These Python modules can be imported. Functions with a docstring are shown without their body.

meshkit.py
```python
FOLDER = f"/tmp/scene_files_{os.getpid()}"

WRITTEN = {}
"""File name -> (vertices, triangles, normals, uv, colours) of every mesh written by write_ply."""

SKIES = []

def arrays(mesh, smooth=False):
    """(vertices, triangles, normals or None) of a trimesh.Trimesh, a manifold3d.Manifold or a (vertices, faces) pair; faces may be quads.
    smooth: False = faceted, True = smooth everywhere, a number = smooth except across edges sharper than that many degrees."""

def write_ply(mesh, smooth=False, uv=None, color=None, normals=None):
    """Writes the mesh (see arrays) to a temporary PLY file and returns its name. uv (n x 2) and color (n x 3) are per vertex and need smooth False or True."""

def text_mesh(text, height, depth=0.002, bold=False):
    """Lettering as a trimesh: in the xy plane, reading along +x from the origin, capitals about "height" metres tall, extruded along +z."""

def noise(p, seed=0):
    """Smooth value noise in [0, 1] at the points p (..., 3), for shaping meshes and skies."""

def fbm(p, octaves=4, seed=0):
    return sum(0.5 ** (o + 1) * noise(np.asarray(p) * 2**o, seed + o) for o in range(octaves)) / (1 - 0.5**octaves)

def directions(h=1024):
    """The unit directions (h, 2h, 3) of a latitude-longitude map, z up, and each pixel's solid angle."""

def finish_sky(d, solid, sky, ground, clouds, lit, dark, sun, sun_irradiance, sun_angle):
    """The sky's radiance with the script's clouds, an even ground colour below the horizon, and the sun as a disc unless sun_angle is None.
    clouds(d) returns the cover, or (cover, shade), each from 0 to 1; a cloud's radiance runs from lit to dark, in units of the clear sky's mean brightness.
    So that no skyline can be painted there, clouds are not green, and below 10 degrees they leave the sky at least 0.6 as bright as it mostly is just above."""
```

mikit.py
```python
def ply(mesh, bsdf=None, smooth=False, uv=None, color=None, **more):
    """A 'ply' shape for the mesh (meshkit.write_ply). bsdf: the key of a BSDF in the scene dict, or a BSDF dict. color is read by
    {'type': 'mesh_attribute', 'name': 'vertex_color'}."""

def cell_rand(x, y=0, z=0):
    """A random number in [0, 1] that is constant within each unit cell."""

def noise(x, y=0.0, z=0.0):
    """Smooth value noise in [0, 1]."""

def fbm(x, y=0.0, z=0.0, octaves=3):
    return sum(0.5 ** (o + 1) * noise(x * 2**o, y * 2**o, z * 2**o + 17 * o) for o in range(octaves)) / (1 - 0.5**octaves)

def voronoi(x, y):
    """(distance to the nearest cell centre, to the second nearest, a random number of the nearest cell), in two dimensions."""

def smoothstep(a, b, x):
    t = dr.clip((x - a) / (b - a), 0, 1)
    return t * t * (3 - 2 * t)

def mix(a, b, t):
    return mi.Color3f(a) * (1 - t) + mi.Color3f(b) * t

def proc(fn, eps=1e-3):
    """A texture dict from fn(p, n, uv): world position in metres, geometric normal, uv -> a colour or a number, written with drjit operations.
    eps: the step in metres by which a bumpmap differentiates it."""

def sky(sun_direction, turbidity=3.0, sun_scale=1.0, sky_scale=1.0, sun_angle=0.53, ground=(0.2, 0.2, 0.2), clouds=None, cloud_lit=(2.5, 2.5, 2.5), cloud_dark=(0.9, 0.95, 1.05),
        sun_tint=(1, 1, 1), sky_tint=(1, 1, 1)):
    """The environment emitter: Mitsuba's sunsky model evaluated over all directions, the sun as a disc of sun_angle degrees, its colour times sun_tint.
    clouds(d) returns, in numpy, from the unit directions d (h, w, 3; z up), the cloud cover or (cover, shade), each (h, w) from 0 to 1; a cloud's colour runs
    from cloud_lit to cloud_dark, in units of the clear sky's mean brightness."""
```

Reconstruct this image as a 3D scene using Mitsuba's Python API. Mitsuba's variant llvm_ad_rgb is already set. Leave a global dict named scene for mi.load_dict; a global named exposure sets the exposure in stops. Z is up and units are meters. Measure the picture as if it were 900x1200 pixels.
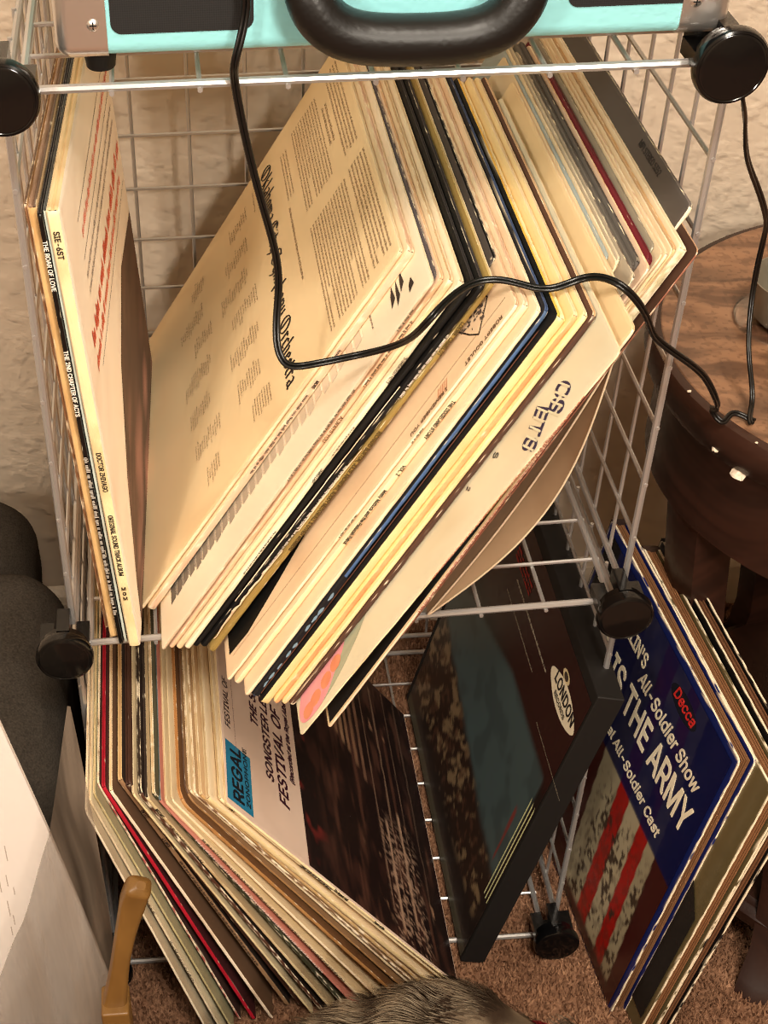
import math, random, numpy as np, trimesh, mitsuba as mi, drjit as dr, mikit, meshkit
from mikit import noise, fbm, smoothstep, mix, cell_rand
import manifold3d as m3
from shapely.geometry import Polygon, LineString, Point, box as sbox
from shapely import affinity
T = mi.ScalarTransform4f
scene, labels = {'type': 'scene'}, {}
PI = math.pi

# ------------------------------------------------------------------ camera, lights, exposure
exposure = 2.22
_yaw, _pit, _rol, _f = 0.0568, 0.7362, -0.0188, 1722.43
_fw = np.array([math.sin(_yaw) * math.cos(_pit), math.cos(_yaw) * math.cos(_pit), -math.sin(_pit)])
_r = np.cross(_fw, [0, 0, 1]); _r /= np.linalg.norm(_r); _u = np.cross(_r, _fw)
_up = -math.sin(_rol) * _r + math.cos(_rol) * _u
_eye = np.array([0.0807, -0.7415, 0.6719])
scene['camera'] = {'type': 'perspective', 'fov': math.degrees(2 * math.atan(450 / _f)), 'fov_axis': 'x', 'near_clip': 0.02, 'far_clip': 50.0,
                   'principal_point_offset_x': 153.2 / 900, 'principal_point_offset_y': -113.2 / 1200,
                   'to_world': T().look_at(origin=_eye.tolist(), target=(_eye + _fw).tolist(), up=_up.tolist())}
FLOOR, WALL = -0.394, 0.41
CEILING_LAMP = (0.30, -1.30, 1.93, 0.25, 13.0)                       # x, y, z, half width, radiance
FLOOR_LAMPS = ((-0.62, -1.25, 0.92, 0.10, 24.0), (0.50, -1.35, 1.00, 0.10, 31.0))   # x, y, z, globe radius, radiance
LAMP_TINT = (1.0, 0.90, 0.765)

# ------------------------------------------------------------------ helpers
def lin(c):
    c = np.asarray(c, float) / 255.0
    return np.where(c <= 0.04045, c / 12.92, ((c + 0.055) / 1.055) ** 2.4)

def lc(c): return [float(x) for x in lin(c)]

def rgb(c): return {'type': 'rgb', 'value': [float(x) for x in lin(c)]}

def numbered(name):
    if name not in USED: USED.add(name); return name
    i = 1
    while f'{name}_{i:03d}' in USED: i += 1
    USED.add(f'{name}_{i:03d}'); return f'{name}_{i:03d}'
USED = set()

def thing(name, label, cat, group=None):
    k = numbered(name); labels[k] = {'label': label, 'category': cat}
    if group: labels[k]['group'] = group
    return k

def struct(name, mesh, mat, **kw):
    k = numbered(name); scene[k] = mikit.ply(mesh, mat, **kw); labels[k] = {'kind': 'structure'}; return k

def part(parent, name, mesh, mat, label=None, M=None, stuff=False, **kw):
    k = numbered(parent + '__' + name)
    scene[k] = mikit.ply(mesh, mat, **kw)
    if M is not None: scene[k]['to_world'] = T(np.asarray(M))
    if label or stuff:
        labels[k] = {}
        if label: labels[k]['label'] = label
        if stuff: labels[k]['kind'] = 'stuff'
    return k

def solo(name, mesh, mat, label, cat, group=None, M=None, **kw):
    k = thing(name, label, cat, group)
    scene[k] = mikit.ply(mesh, mat, **kw)
    if M is not None: scene[k]['to_world'] = T(np.asarray(M))
    return k

def frame(B, th, yaw=0.0, pit=0.0):
    """Local axes x = thickness to the right, y = depth away from the viewer, z = up along the leaning spine."""
    a, w = math.radians(th), math.radians(yaw)
    Rz = np.array([[math.cos(w), -math.sin(w), 0], [math.sin(w), math.cos(w), 0], [0, 0, 1]])
    Ry = np.array([[math.cos(a), 0, math.sin(a)], [0, 1, 0], [-math.sin(a), 0, math.cos(a)]])
    p = math.radians(pit); Rx = np.array([[1, 0, 0], [0, 1, math.sin(p)], [0, 0, math.cos(p)]])    # the sleeve is a little out of square
    M = np.eye(4); M[:3, :3] = Rz @ Ry @ Rx; M[:3, 3] = B
    return M

def vcol(mesh_v, c):
    return np.tile(lin(c), (len(mesh_v), 1))

def box(x0, x1, y0, y1, z0, z1):
    m = trimesh.creation.box(extents=(x1 - x0, y1 - y0, z1 - z0)); m.apply_translation(((x0 + x1) / 2, (y0 + y1) / 2, (z0 + z1) / 2)); return m

def rbox(x0, x1, y0, y1, z0, z1, r, seg=20):
    s = m3.Manifold.sphere(r, seg)
    return m3.Manifold.batch_hull([s.translate((x, y, z)) for x in (x0 + r, x1 - r) for y in (y0 + r, y1 - r) for z in (z0 + r, z1 - r)])

def tm(man):
    q = man.to_mesh(); return trimesh.Trimesh(q.vert_properties[:, :3], q.tri_verts, process=False)

def tube(pts, rad, sides=8, cap=True):
    p = np.asarray(pts, float); n = len(p); rad = np.broadcast_to(rad, (n,))
    t = np.gradient(p, axis=0); t /= np.linalg.norm(t, axis=1, keepdims=True)
    a = np.zeros_like(p); ref = np.array([0, 0, 1.0]) if abs(t[0][2]) < 0.9 else np.array([1.0, 0, 0])
    for i in range(n):
        ref = ref - t[i] * (ref @ t[i]); ref /= np.linalg.norm(ref); a[i] = ref
    b = np.cross(t, a); g = np.arange(sides) * 2 * PI / sides
    v = (p[:, None] + rad[:, None, None] * (np.cos(g)[None, :, None] * a[:, None] + np.sin(g)[None, :, None] * b[:, None])).reshape(-1, 3)
    f = []
    for i in range(n - 1):
        for j in range(sides):
            q = [i * sides + j, i * sides + (j + 1) % sides, (i + 1) * sides + (j + 1) % sides, (i + 1) * sides + j]
            f += [[q[0], q[1], q[2]], [q[0], q[2], q[3]]]
    if cap:
        v = np.vstack([v, p[0], p[-1]])
        for j in range(sides):
            f += [[n * sides, (j + 1) % sides, j], [n * sides + 1, (n - 1) * sides + j, (n - 1) * sides + (j + 1) % sides]]
    return trimesh.Trimesh(v, f, process=False)

def smooth_path(pts, n):
    from scipy.interpolate import CubicSpline
    p = np.asarray(pts, float); d = np.r_[0, np.cumsum(np.linalg.norm(np.diff(p, axis=0), axis=1) ** 0.6)]
    return CubicSpline(d, p)(np.linspace(0, d[-1], n))

def lathe(profile, seg=48):
    pr = np.asarray(profile, float); n = len(pr); g = np.arange(seg) * 2 * PI / seg
    v = np.stack([pr[:, None, 0] * np.cos(g), pr[:, None, 0] * np.sin(g), np.repeat(pr[:, 1:2], seg, 1)], -1).reshape(-1, 3)
    f = []
    for i in range(n - 1):
        for j in range(seg):
            a, b, c, d = i * seg + j, i * seg + (j + 1) % seg, (i + 1) * seg + (j + 1) % seg, (i + 1) * seg + j
            f += [[a, b, c], [a, c, d]]
    return trimesh.Trimesh(v, f, process=False)

def cat_meshes(ms): return trimesh.util.concatenate(ms)

# ------------------------------------------------------------------ materials
def mat(name, d): scene[name] = d; return name
def two(d): return {'type': 'twosided', 'bsdf': d}
VC = {'type': 'mesh_attribute', 'name': 'vertex_color'}
mat('mat_paper', two({'type': 'principled', 'base_color': VC, 'roughness': 0.62, 'specular': 0.35}))
mat('mat_gloss', two({'type': 'principled', 'base_color': VC, 'roughness': 0.28, 'specular': 0.5}))
mat('mat_matte', two({'type': 'diffuse', 'reflectance': VC}))
mat('mat_wire', two({'type': 'principled', 'base_color': rgb((190, 188, 186)), 'metallic': 0.7, 'roughness': 0.33}))
mat('mat_black_plastic', two({'type': 'principled', 'base_color': rgb((9, 9, 10)), 'roughness': 0.13, 'specular': 0.45}))
mat('mat_rubber', two({'type': 'principled', 'base_color': rgb((12, 12, 12)), 'roughness': 0.55, 'specular': 0.35}))
mat('mat_cord', two({'type': 'principled', 'base_color': rgb((10, 10, 10)), 'roughness': 0.28, 'specular': 0.5}))
mat('mat_chrome', two({'type': 'principled', 'base_color': rgb((222, 218, 214)), 'metallic': 0.92, 'roughness': 0.27}))
mat('mat_white_paint', two({'type': 'principled', 'base_color': rgb((205, 192, 172)), 'roughness': 0.45}))

def wall_h(p, n, uv):
    a = fbm(p.x * 100, p.z * 100, p.y * 100, 3)
    return 0.0013 * smoothstep(0.35, 0.75, a) + 0.0004 * noise(p.x * 400, p.z * 400, p.y * 400)
def wall_c(p, n, uv):
    return mix(lc((208, 190, 168)), lc((218, 202, 182)), fbm(p.x * 9, p.z * 9, p.y * 9, 3))
mat('mat_wall', two({'type': 'bumpmap', 'arbitrary': mikit.proc(wall_h, 0.0012), 'scale': 1.0,
                     'bsdf': {'type': 'principled', 'base_color': mikit.proc(wall_c), 'roughness': 0.6, 'specular': 0.3}}))
mat('mat_far_wall', two({'type': 'diffuse', 'reflectance': rgb((170, 152, 130))}))
mat('mat_ceiling', two({'type': 'diffuse', 'reflectance': rgb((200, 186, 164))}))

def carpet_c(p, n, uv):
    a = fbm(p.x * 60, p.y * 60, 0.0, 3); b = noise(p.x * 600, p.y * 600)
    return mix(mix(lc((100, 70, 53)), lc((140, 105, 82)), a), lc((168, 130, 104)), 0.4 * smoothstep(0.6, 0.9, b))
mat('mat_carpet', two({'type': 'diffuse', 'reflectance': mikit.proc(carpet_c)}))

def wood_top(p, n, uv):
    w = fbm(p.x * 14, p.y * 22, p.z * 10, 3)
    g = fbm((p.x * 0.35 + p.y) * 90 + w * 5, (p.x - 0.35 * p.y) * 14, 3.0, 3)
    c = mix(lc((96, 68, 50)), lc((150, 112, 84)), smoothstep(0.25, 0.75, g))
    c = mix(c, lc((76, 56, 44)), 0.6 * smoothstep(0.5, 0.72, w))
    return mix(c, lc((70, 48, 36)), 0.35 * smoothstep(0.55, 0.85, noise(p.x * 340, p.y * 340)))
mat('mat_wood_top', two({'type': 'principled', 'base_color': mikit.proc(wood_top), 'roughness': 0.36, 'specular': 0.45}))
def wood_dark(p, n, uv):
    g = fbm(p.x * 14, p.y * 14, p.z * 70 + 9 * noise(p.x * 9, p.y * 9), 3)
    return mix(lc((36, 19, 13)), lc((54, 30, 21)), smoothstep(0.2, 0.8, g))
mat('mat_wood_dark', two({'type': 'principled', 'base_color': mikit.proc(wood_dark), 'roughness': 0.4, 'specular': 0.4}))
def leather_h(p, n, uv):
    d = fbm(p.x * 420, p.y * 420, p.z * 420, 2)
    return 0.00035 * d
mat('mat_turquoise', two({'type': 'bumpmap', 'arbitrary': mikit.proc(leather_h, 0.0004), 'scale': 1.0,
                          'bsdf': {'type': 'principled', 'base_color': rgb((140, 206, 212)), 'roughness': 0.42, 'specular': 0.4}}))
mat('mat_handle', two({'type': 'bumpmap', 'arbitrary': mikit.proc(leather_h, 0.0004), 'scale': 0.45,
                       'bsdf': {'type': 'principled', 'base_color': rgb((13, 12, 12)), 'roughness': 0.4, 'specular': 0.42}}))
def grille_c(p, n, uv):
    a = dr.abs(p.x * 900 - dr.floor(p.x * 900) - 0.5) + dr.abs(p.z * 900 - dr.floor(p.z * 900) - 0.5)
    return mix(lc((5, 5, 6)), lc((20, 20, 21)), smoothstep(0.35, 0.6, a))
mat('mat_grille', two({'type': 'principled', 'base_color': mikit.proc(grille_c), 'roughness': 0.7}))
def fabric_c(p, n, uv):
    a = noise(p.x * 900, p.y * 900, p.z * 900); b = fbm(p.x * 40, p.y * 40, p.z * 40, 3)
    return mix(lc((40, 37, 34)), lc((78, 72, 65)), 0.6 * a + 0.4 * b)
mat('mat_fabric', two({'type': 'diffuse', 'reflectance': mikit.proc(fabric_c)}))
def film_w(p, n, uv):  # streaks of opacity imitate reflections in the plastic
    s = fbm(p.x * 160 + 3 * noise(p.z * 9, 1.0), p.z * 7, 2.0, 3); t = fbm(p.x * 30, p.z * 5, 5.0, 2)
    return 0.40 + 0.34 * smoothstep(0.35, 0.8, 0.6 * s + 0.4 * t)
def film_c(p, n, uv):  # the same streak reflections, painted into the sheet's colour
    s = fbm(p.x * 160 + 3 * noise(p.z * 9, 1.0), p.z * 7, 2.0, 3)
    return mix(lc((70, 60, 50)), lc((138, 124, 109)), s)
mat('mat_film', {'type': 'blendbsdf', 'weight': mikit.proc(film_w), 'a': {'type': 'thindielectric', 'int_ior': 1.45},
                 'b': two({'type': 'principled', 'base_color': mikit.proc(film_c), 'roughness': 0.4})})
def gold_c(p, n, uv):
    g = fbm(p.x * 60, p.y * 60, p.z * 20, 3)
    return mix(lc((84, 56, 24)), lc((132, 96, 46)), g)
mat('mat_oak', two({'type': 'principled', 'base_color': mikit.proc(gold_c), 'roughness': 0.4}))
mat('mat_white_board', two({'type': 'principled', 'base_color': rgb((222, 214, 206)), 'roughness': 0.5}))
mat('mat_glass_dish', {'type': 'dielectric', 'int_ior': 1.5})
mat('mat_pewter', two({'type': 'principled', 'base_color': rgb((132, 126, 112)), 'roughness': 0.35, 'metallic': 0.4}))
mat('mat_lamp', two({'type': 'diffuse', 'reflectance': rgb((240, 236, 228))}))

# ------------------------------------------------------------------ room
X0, X1, Y0, CEIL = -1.7, 2.4, -2.9, 2.02
struct('floor', box(X0, X1, Y0, WALL, FLOOR - 0.05, FLOOR), 'mat_carpet')
struct('wall_back', box(X0, X1, WALL, WALL + 0.1, FLOOR - 0.05, CEIL), 'mat_wall')
struct('wall_left', box(X0 - 0.1, X0, Y0, WALL + 0.1, FLOOR - 0.05, CEIL), 'mat_far_wall')
struct('wall_right', box(X1, X1 + 0.1, Y0, WALL + 0.1, FLOOR - 0.05, CEIL), 'mat_far_wall')
struct('wall_front', box(X0, X1, Y0 - 0.1, Y0, FLOOR - 0.05, CEIL), 'mat_far_wall')
struct('ceiling', box(X0, X1, Y0, WALL, CEIL, CEIL + 0.05), 'mat_ceiling')
_bb = Polygon([(0, 0), (-0.012, 0), (-0.012, 0.052), (-0.009, 0.06), (-0.003, 0.066), (0, 0.068)])
_m = trimesh.creation.extrude_polygon(_bb, X1 - X0)
_v = _m.vertices.copy(); _m.vertices = np.stack([X0 + _v[:, 2], WALL + _v[:, 0], FLOOR + _v[:, 1]], 1); _m.fix_normals()
struct('baseboard_back', _m, 'mat_white_paint')

def ceiling_lamp(x, y, z, w, power, label):
    k = thing('ceiling_lamp', label, 'lamp', None)
    part(k, 'housing', box(x - w - .02, x + w + .02, y - w - .02, y + w + .02, z + .004, CEIL), 'mat_lamp')
    q = trimesh.Trimesh([[x - w, y - w, z], [x - w, y + w, z], [x + w, y + w, z], [x + w, y - w, z]], [[0, 1, 2], [0, 2, 3]], process=False)
    d = part(k, 'diffuser', q, 'mat_lamp')
    scene[d]['emitter'] = {'type': 'area', 'radiance': {'type': 'rgb', 'value': [power * c for c in LAMP_TINT]}}
ceiling_lamp(*CEILING_LAMP, 'flat square ceiling lamp with a warm diffuser above the viewer')
def floor_lamp(x, y, z, r, power, label):
    k = thing('floor_lamp', label, 'lamp')
    b = lathe([(0, FLOOR + .022), (.02, FLOOR + .022), (.10, FLOOR + .014), (.13, FLOOR + .008), (.135, FLOOR)], 40); b.apply_translation((x, y, 0)); part(k, 'base', b, 'mat_black_plastic', smooth=35)
    part(k, 'pole', tube([(x, y, FLOOR + .02), (x, y, z - r - .01)], .009, 16), 'mat_black_plastic', smooth=40)
    c = lathe([(0, z - r - .03), (.03, z - r - .03), (.045, z - r + .012), (.04, z - r + .016), (0, z - r + .01)], 32); c.apply_translation((x, y, 0)); part(k, 'holder', c, 'mat_black_plastic', smooth=35)
    q = numbered(k + '__globe'); scene[q] = {'type': 'sphere', 'center': [x, y, z], 'radius': r, 'emitter': {'type': 'area', 'radiance': {'type': 'rgb', 'value': [power * c for c in LAMP_TINT]}}}
floor_lamp(*FLOOR_LAMPS[0], 'floor lamp with a glowing globe on a black pole, left of the viewer')
floor_lamp(*FLOOR_LAMPS[1], 'floor lamp with a glowing globe on a black pole, right of the viewer')

def carpet_pile():
    rng = np.random.default_rng(5); N = 200000
    x = rng.uniform(-0.40, 0.95, N); y = rng.uniform(-0.42, WALL - .014, N)
    h = rng.uniform(.003, .0062, N); a = rng.uniform(0, 2 * PI, N); lean = rng.uniform(0, .0035, N); la = rng.uniform(0, 2 * PI, N)
    r = rng.uniform(.0013, .0020, N)
    b = np.stack([x, y, np.full(N, FLOOR)], 1)
    vs = []
    for k in range(3): vs.append(b + np.stack([r * np.cos(a + k * 2.094), r * np.sin(a + k * 2.094), 0 * r], 1))
    vs.append(b + np.stack([lean * np.cos(la), lean * np.sin(la), h], 1))
    v = np.stack(vs, 1).reshape(-1, 3)
    f = (np.arange(N)[:, None, None] * 4 + np.array([[0, 1, 3], [1, 2, 3], [2, 0, 3]])[None]).reshape(-1, 3)
    t = np.clip(meshkit.fbm(np.stack([x, y, 0 * x], 1) * 45, 3, 3) + rng.uniform(-.25, .25, N), 0, 1)[:, None]
    c = lin((96, 66, 49)) * (1 - t) + lin((164, 125, 98)) * t
    k = solo('carpet_pile', trimesh.Trimesh(v, f, process=False), 'mat_matte', 'short brown carpet pile covering the floor', 'carpet', color=np.repeat(c, 4, 0), smooth=False)
    labels[k]['kind'] = 'stuff'
carpet_pile()

# ------------------------------------------------------------------ wire rack
CELL, RW = 0.0445, 0.378
def panel(rack, c00, c10, c01, c11, drop=(0, 0, 0)):
    """Grid panel over four corners; thin wires lie on one side of the frame."""
    c00, c10, c01, c11 = map(np.array, (c00, c10, c01, c11)); drop = np.array(drop, float)
    P = lambda u, v: (c00 * (1 - u) + c10 * u) * (1 - v) + (c01 * (1 - u) + c11 * u) * v
    fr = cat_meshes([tube([P(*a), P(*b)], .0024, 8) for a, b in (((0, 0), (1, 0)), ((1, 0), (1, 1)), ((1, 1), (0, 1)), ((0, 1), (0, 0)))])
    k = part(rack, 'grid_panel', fr, 'mat_wire', smooth=40)
    for i in range(1, 8):
        t = i / 8
        part(k, 'wire', tube([P(t, -.008) + drop, P(t, 1.008) + drop], .00145, 6), 'mat_wire', smooth=50)
        part(k, 'wire', tube([P(-.008, t) + drop * .2, P(1.008, t) + drop * .2], .00145, 6), 'mat_wire', smooth=50)

def connector(rack, x, y, z):
    s = 48
    disc = lathe([(0, 0), (.0165, 0), (.0185, .0012), (.0192, .003), (.0192, .0072), (.0184, .009), (.0172, .0095), (.0168, .0092), (.0155, .0099), (0, .0105)], s)
    M = np.eye(4); M[:3, :3] = np.array([[1, 0, 0], [0, 0, -1], [0, 1, 0]]); M[:3, 3] = (x, y, z)
    k = part(rack, 'connector', disc, 'mat_black_plastic', 'round black plastic connector', M=M, smooth=35)
    hub = []
    for a in range(4):
        q = box(-.0042, .0042, .002, .024, .0075, .0165)
        q.apply_transform(trimesh.transformations.rotation_matrix(a * PI / 2, [0, 1, 0])); hub.append(q)
    hub = m3.Manifold.batch_boolean([m3.Manifold(m3.Mesh(np.array(q.vertices, np.float32), np.array(q.faces, np.uint32))) for q in hub] + [m3.Manifold.cylinder(.006, .0155, .0155, 32).rotate((-90, 0, 0)).translate((0, .0002, 0))], m3.OpType.Add)
    h = tm(hub); h.apply_translation((x, y, z))
    part(k, 'bracket', h, 'mat_black_plastic')

def build_rack():
    k = thing('wire_rack', 'two tier silver wire grid rack with round black connectors holding the records', 'rack')
    P = 8 * CELL; m = (RW - P) / 2; yb = .3565
    zt, zl, zr = .3715, -.013, -.001
    panel(k, (m, -.0155, zt), (m + P, -.0155, zt), (m, -.0155 + P, zt), (m + P, -.0155 + P, zt), (0, 0, -.0025))
    panel(k, (m, -.0108, zl - .001), (m + P, -.0108, zr - .001), (m, -.0108 + P, -.008), (m + P, -.0108 + P, -.005), (0, 0, -.0028))
    panel(k, (m, -.0108, -.388), (m + P, -.0108, -.388), (m, -.0108 + P, -.388), (m + P, -.0108 + P, -.388), (0, 0, -.0028))
    for zo, dz in ((0, (-.004, .0)), (-.375, (-.004, .001))):
        panel(k, (0, 0, zo + dz[0]), (0, P, zo + dz[0]), (0, 0, zo + P), (0, P, zo + P), (-.0025, 0, 0))
        panel(k, (RW, 0, zo + dz[1]), (RW, P, zo + dz[1]), (RW, 0, zo + P), (RW, P, zo + P), (.0025, 0, 0))
        panel(k, (m, yb, zo), (m + P, yb, zo), (m, yb, zo + P), (m + P, yb, zo + P), (0, .0025, 0))
    for x, z in ((.002, .375), (.3655, .376), (-.005, -.006), (.371, .002), (-.004, -.373), (.3715, -.3725)):
        connector(k, x, -.026, z)
build_rack()

# ------------------------------------------------------------------ records
CREAM, TAN, PINK, PAPER = (226, 206, 170), (202, 170, 128), (224, 194, 166), (236, 220, 190)
BLACK, DARK, BROWN = (11, 10, 10), (72, 66, 64), (70, 45, 34)

def jacket_shape(L, H, t, rc, seed, warp):
    """Returns P(u, v, s): a point of the sleeve at depth u, height v, s from 0 (left face) to 1 (right face)."""
    ph = np.random.default_rng(seed).uniform(0, 50, 3)
    def P(u, v, s):
        u, v, s = np.broadcast_arrays(np.asarray(u, float), np.asarray(v, float), np.asarray(s, float))
        u0, v0 = u.copy(), v.copy()
        for cu in (0, 1):
            for cv in (0, 1):                                   # rubbed, rounded corners
                r = rc * (1.0 if cu == 0 else .8) * (1 if cv else .7)
                du = (r - u) if cu == 0 else (u - (L - r)); dv = (r - v) if cv == 0 else (v - (H - r))
                d = np.hypot(du, dv); on = (du > 0) & (dv > 0) & (d > r)
                k = np.where(on, r / np.maximum(d, 1e-9), 1)
                u = np.where(on, (r - du * k) if cu == 0 else (L - r + du * k), u); v = np.where(on, (r - dv * k) if cv == 0 else (H - r + dv * k), v)
        e = np.minimum(np.minimum(u0, L - u0), np.minimum(v0, H - v0)); q = np.clip(1 - e / .003, 0, 1)
        h = t / 2 * (1 - .3 * q * q)
        w = warp * (meshkit.fbm(np.stack([u0 * 7 + ph[0], v0 * 7 + ph[1], 0 * u0 + ph[2]], -1), 2) - .5)
        n = meshkit.noise(np.stack([u0 * 220 + ph[1], v0 * 220 + ph[0], s * 2], -1)) - .5
        edge = np.clip(1 - e / .002, 0, 1) * n * .0005
        return np.stack([t / 2 + w + (s - .5) * 2 * h, u + edge, v + edge * .7], -1)
    return P

def grid_mesh(A):
    n, m = A.shape[:2]; i, j = np.meshgrid(np.arange(n - 1), np.arange(m - 1), indexing='ij'); b = i * m + j
    return A.reshape(-1, 3), np.stack([b, b + m, b + m + 1, b + 1], -1).reshape(-1, 4)

def quads(v, q):
    return trimesh.Trimesh(v, np.vstack([q[:, [0, 1, 2]], q[:, [0, 2, 3]]]), process=False)

def wear_colors(p, base, wear, seed, dist, paper=PAPER, amt=1.0, stain=.35, sc=1.0):
    """Rubbed card: torn flecks of pale board near the edges and brown stains, after noise of its own."""
    q = np.asarray(p) + seed * .37
    base = lin(base) * (0.93 + .14 * meshkit.fbm(q * 60 * sc, 3, seed)[..., None])
    st = np.clip((meshkit.fbm(q * 28, 3, seed + 7) - .52) * 5, 0, 1)[..., None] * stain
    c = base * (1 - st * (1 - lin((196, 158, 112))))
    nz = meshkit.fbm(q * np.array([300, 160, 160]) * sc, 3, seed + 3)
    f = np.clip((nz - (1 - wear) + .25 * np.exp(-dist / .0012) * amt) * 14, 0, 1)[..., None]
    return c * (1 - f) + lin(paper) * f

def text3(text, h, origin, rd, up, depth=.00025, squeeze=1.0, bold=False, shear=0.0, align='l', width=None):
    m = meshkit.text_mesh(text, h, depth, bold); v = m.vertices.copy()
    if width: squeeze = width / np.ptp(v[:, 0])
    v[:, 0] = v[:, 0] * squeeze + shear * v[:, 1]
    if align == 'c': v[:, 0] -= (v[:, 0].min() + v[:, 0].max()) / 2
    if align == 'r': v[:, 0] -= v[:, 0].max()
    rd, up = np.array(rd, float), np.array(up, float); n = np.cross(rd, up)
    m.vertices = np.array(origin) + v[:, :1] * rd + v[:, 1:2] * up + v[:, 2:3] * n
    return m

def words(rng, x0, x1, h):
    """Runs of tiny strokes standing for print too small to read: [x0, x1, low, high] each."""
    out, x = [], x0
    while x < x1:
        for _ in range(rng.integers(2, 9)):
            w = h * rng.uniform(.28, .5)
            if x + w > x1: break
            tall = rng.uniform() < .3
            out.append((x, x + w * .62, -.2 * h if rng.uniform() < .12 else 0, h * (1.0 if tall else .68))); x += w
        x += h * .5
    return out

def strokes(rects, origin, rd, up, depth=.0002):
    rd, up = np.array(rd, float), np.array(up, float); n = np.cross(rd, up); r = np.array(rects)
    if not len(r): return None
    c = np.stack([np.stack([r[:, a], r[:, b]], 1) for a, b in ((0, 2), (1, 2), (1, 3), (0, 3))], 1)
    v = (np.array(origin) + c[..., :1] * rd + c[..., 1:2] * up + depth * n).reshape(-1, 3)
    return quads(v, np.arange(len(v)).reshape(-1, 4))

def panel_mesh(x, pts, flip=False, depth=.0):
    """A flat printed patch on a sleeve's face at local x, outlined by (u, v) points."""
    g = Polygon(pts).buffer(0)
    v2, f = trimesh.creation.triangulate_polygon(g, engine='earcut')
    return trimesh.Trimesh(np.stack([np.full(len(v2), x), v2[:, 0], v2[:, 1]], 1), f, process=False)

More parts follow.
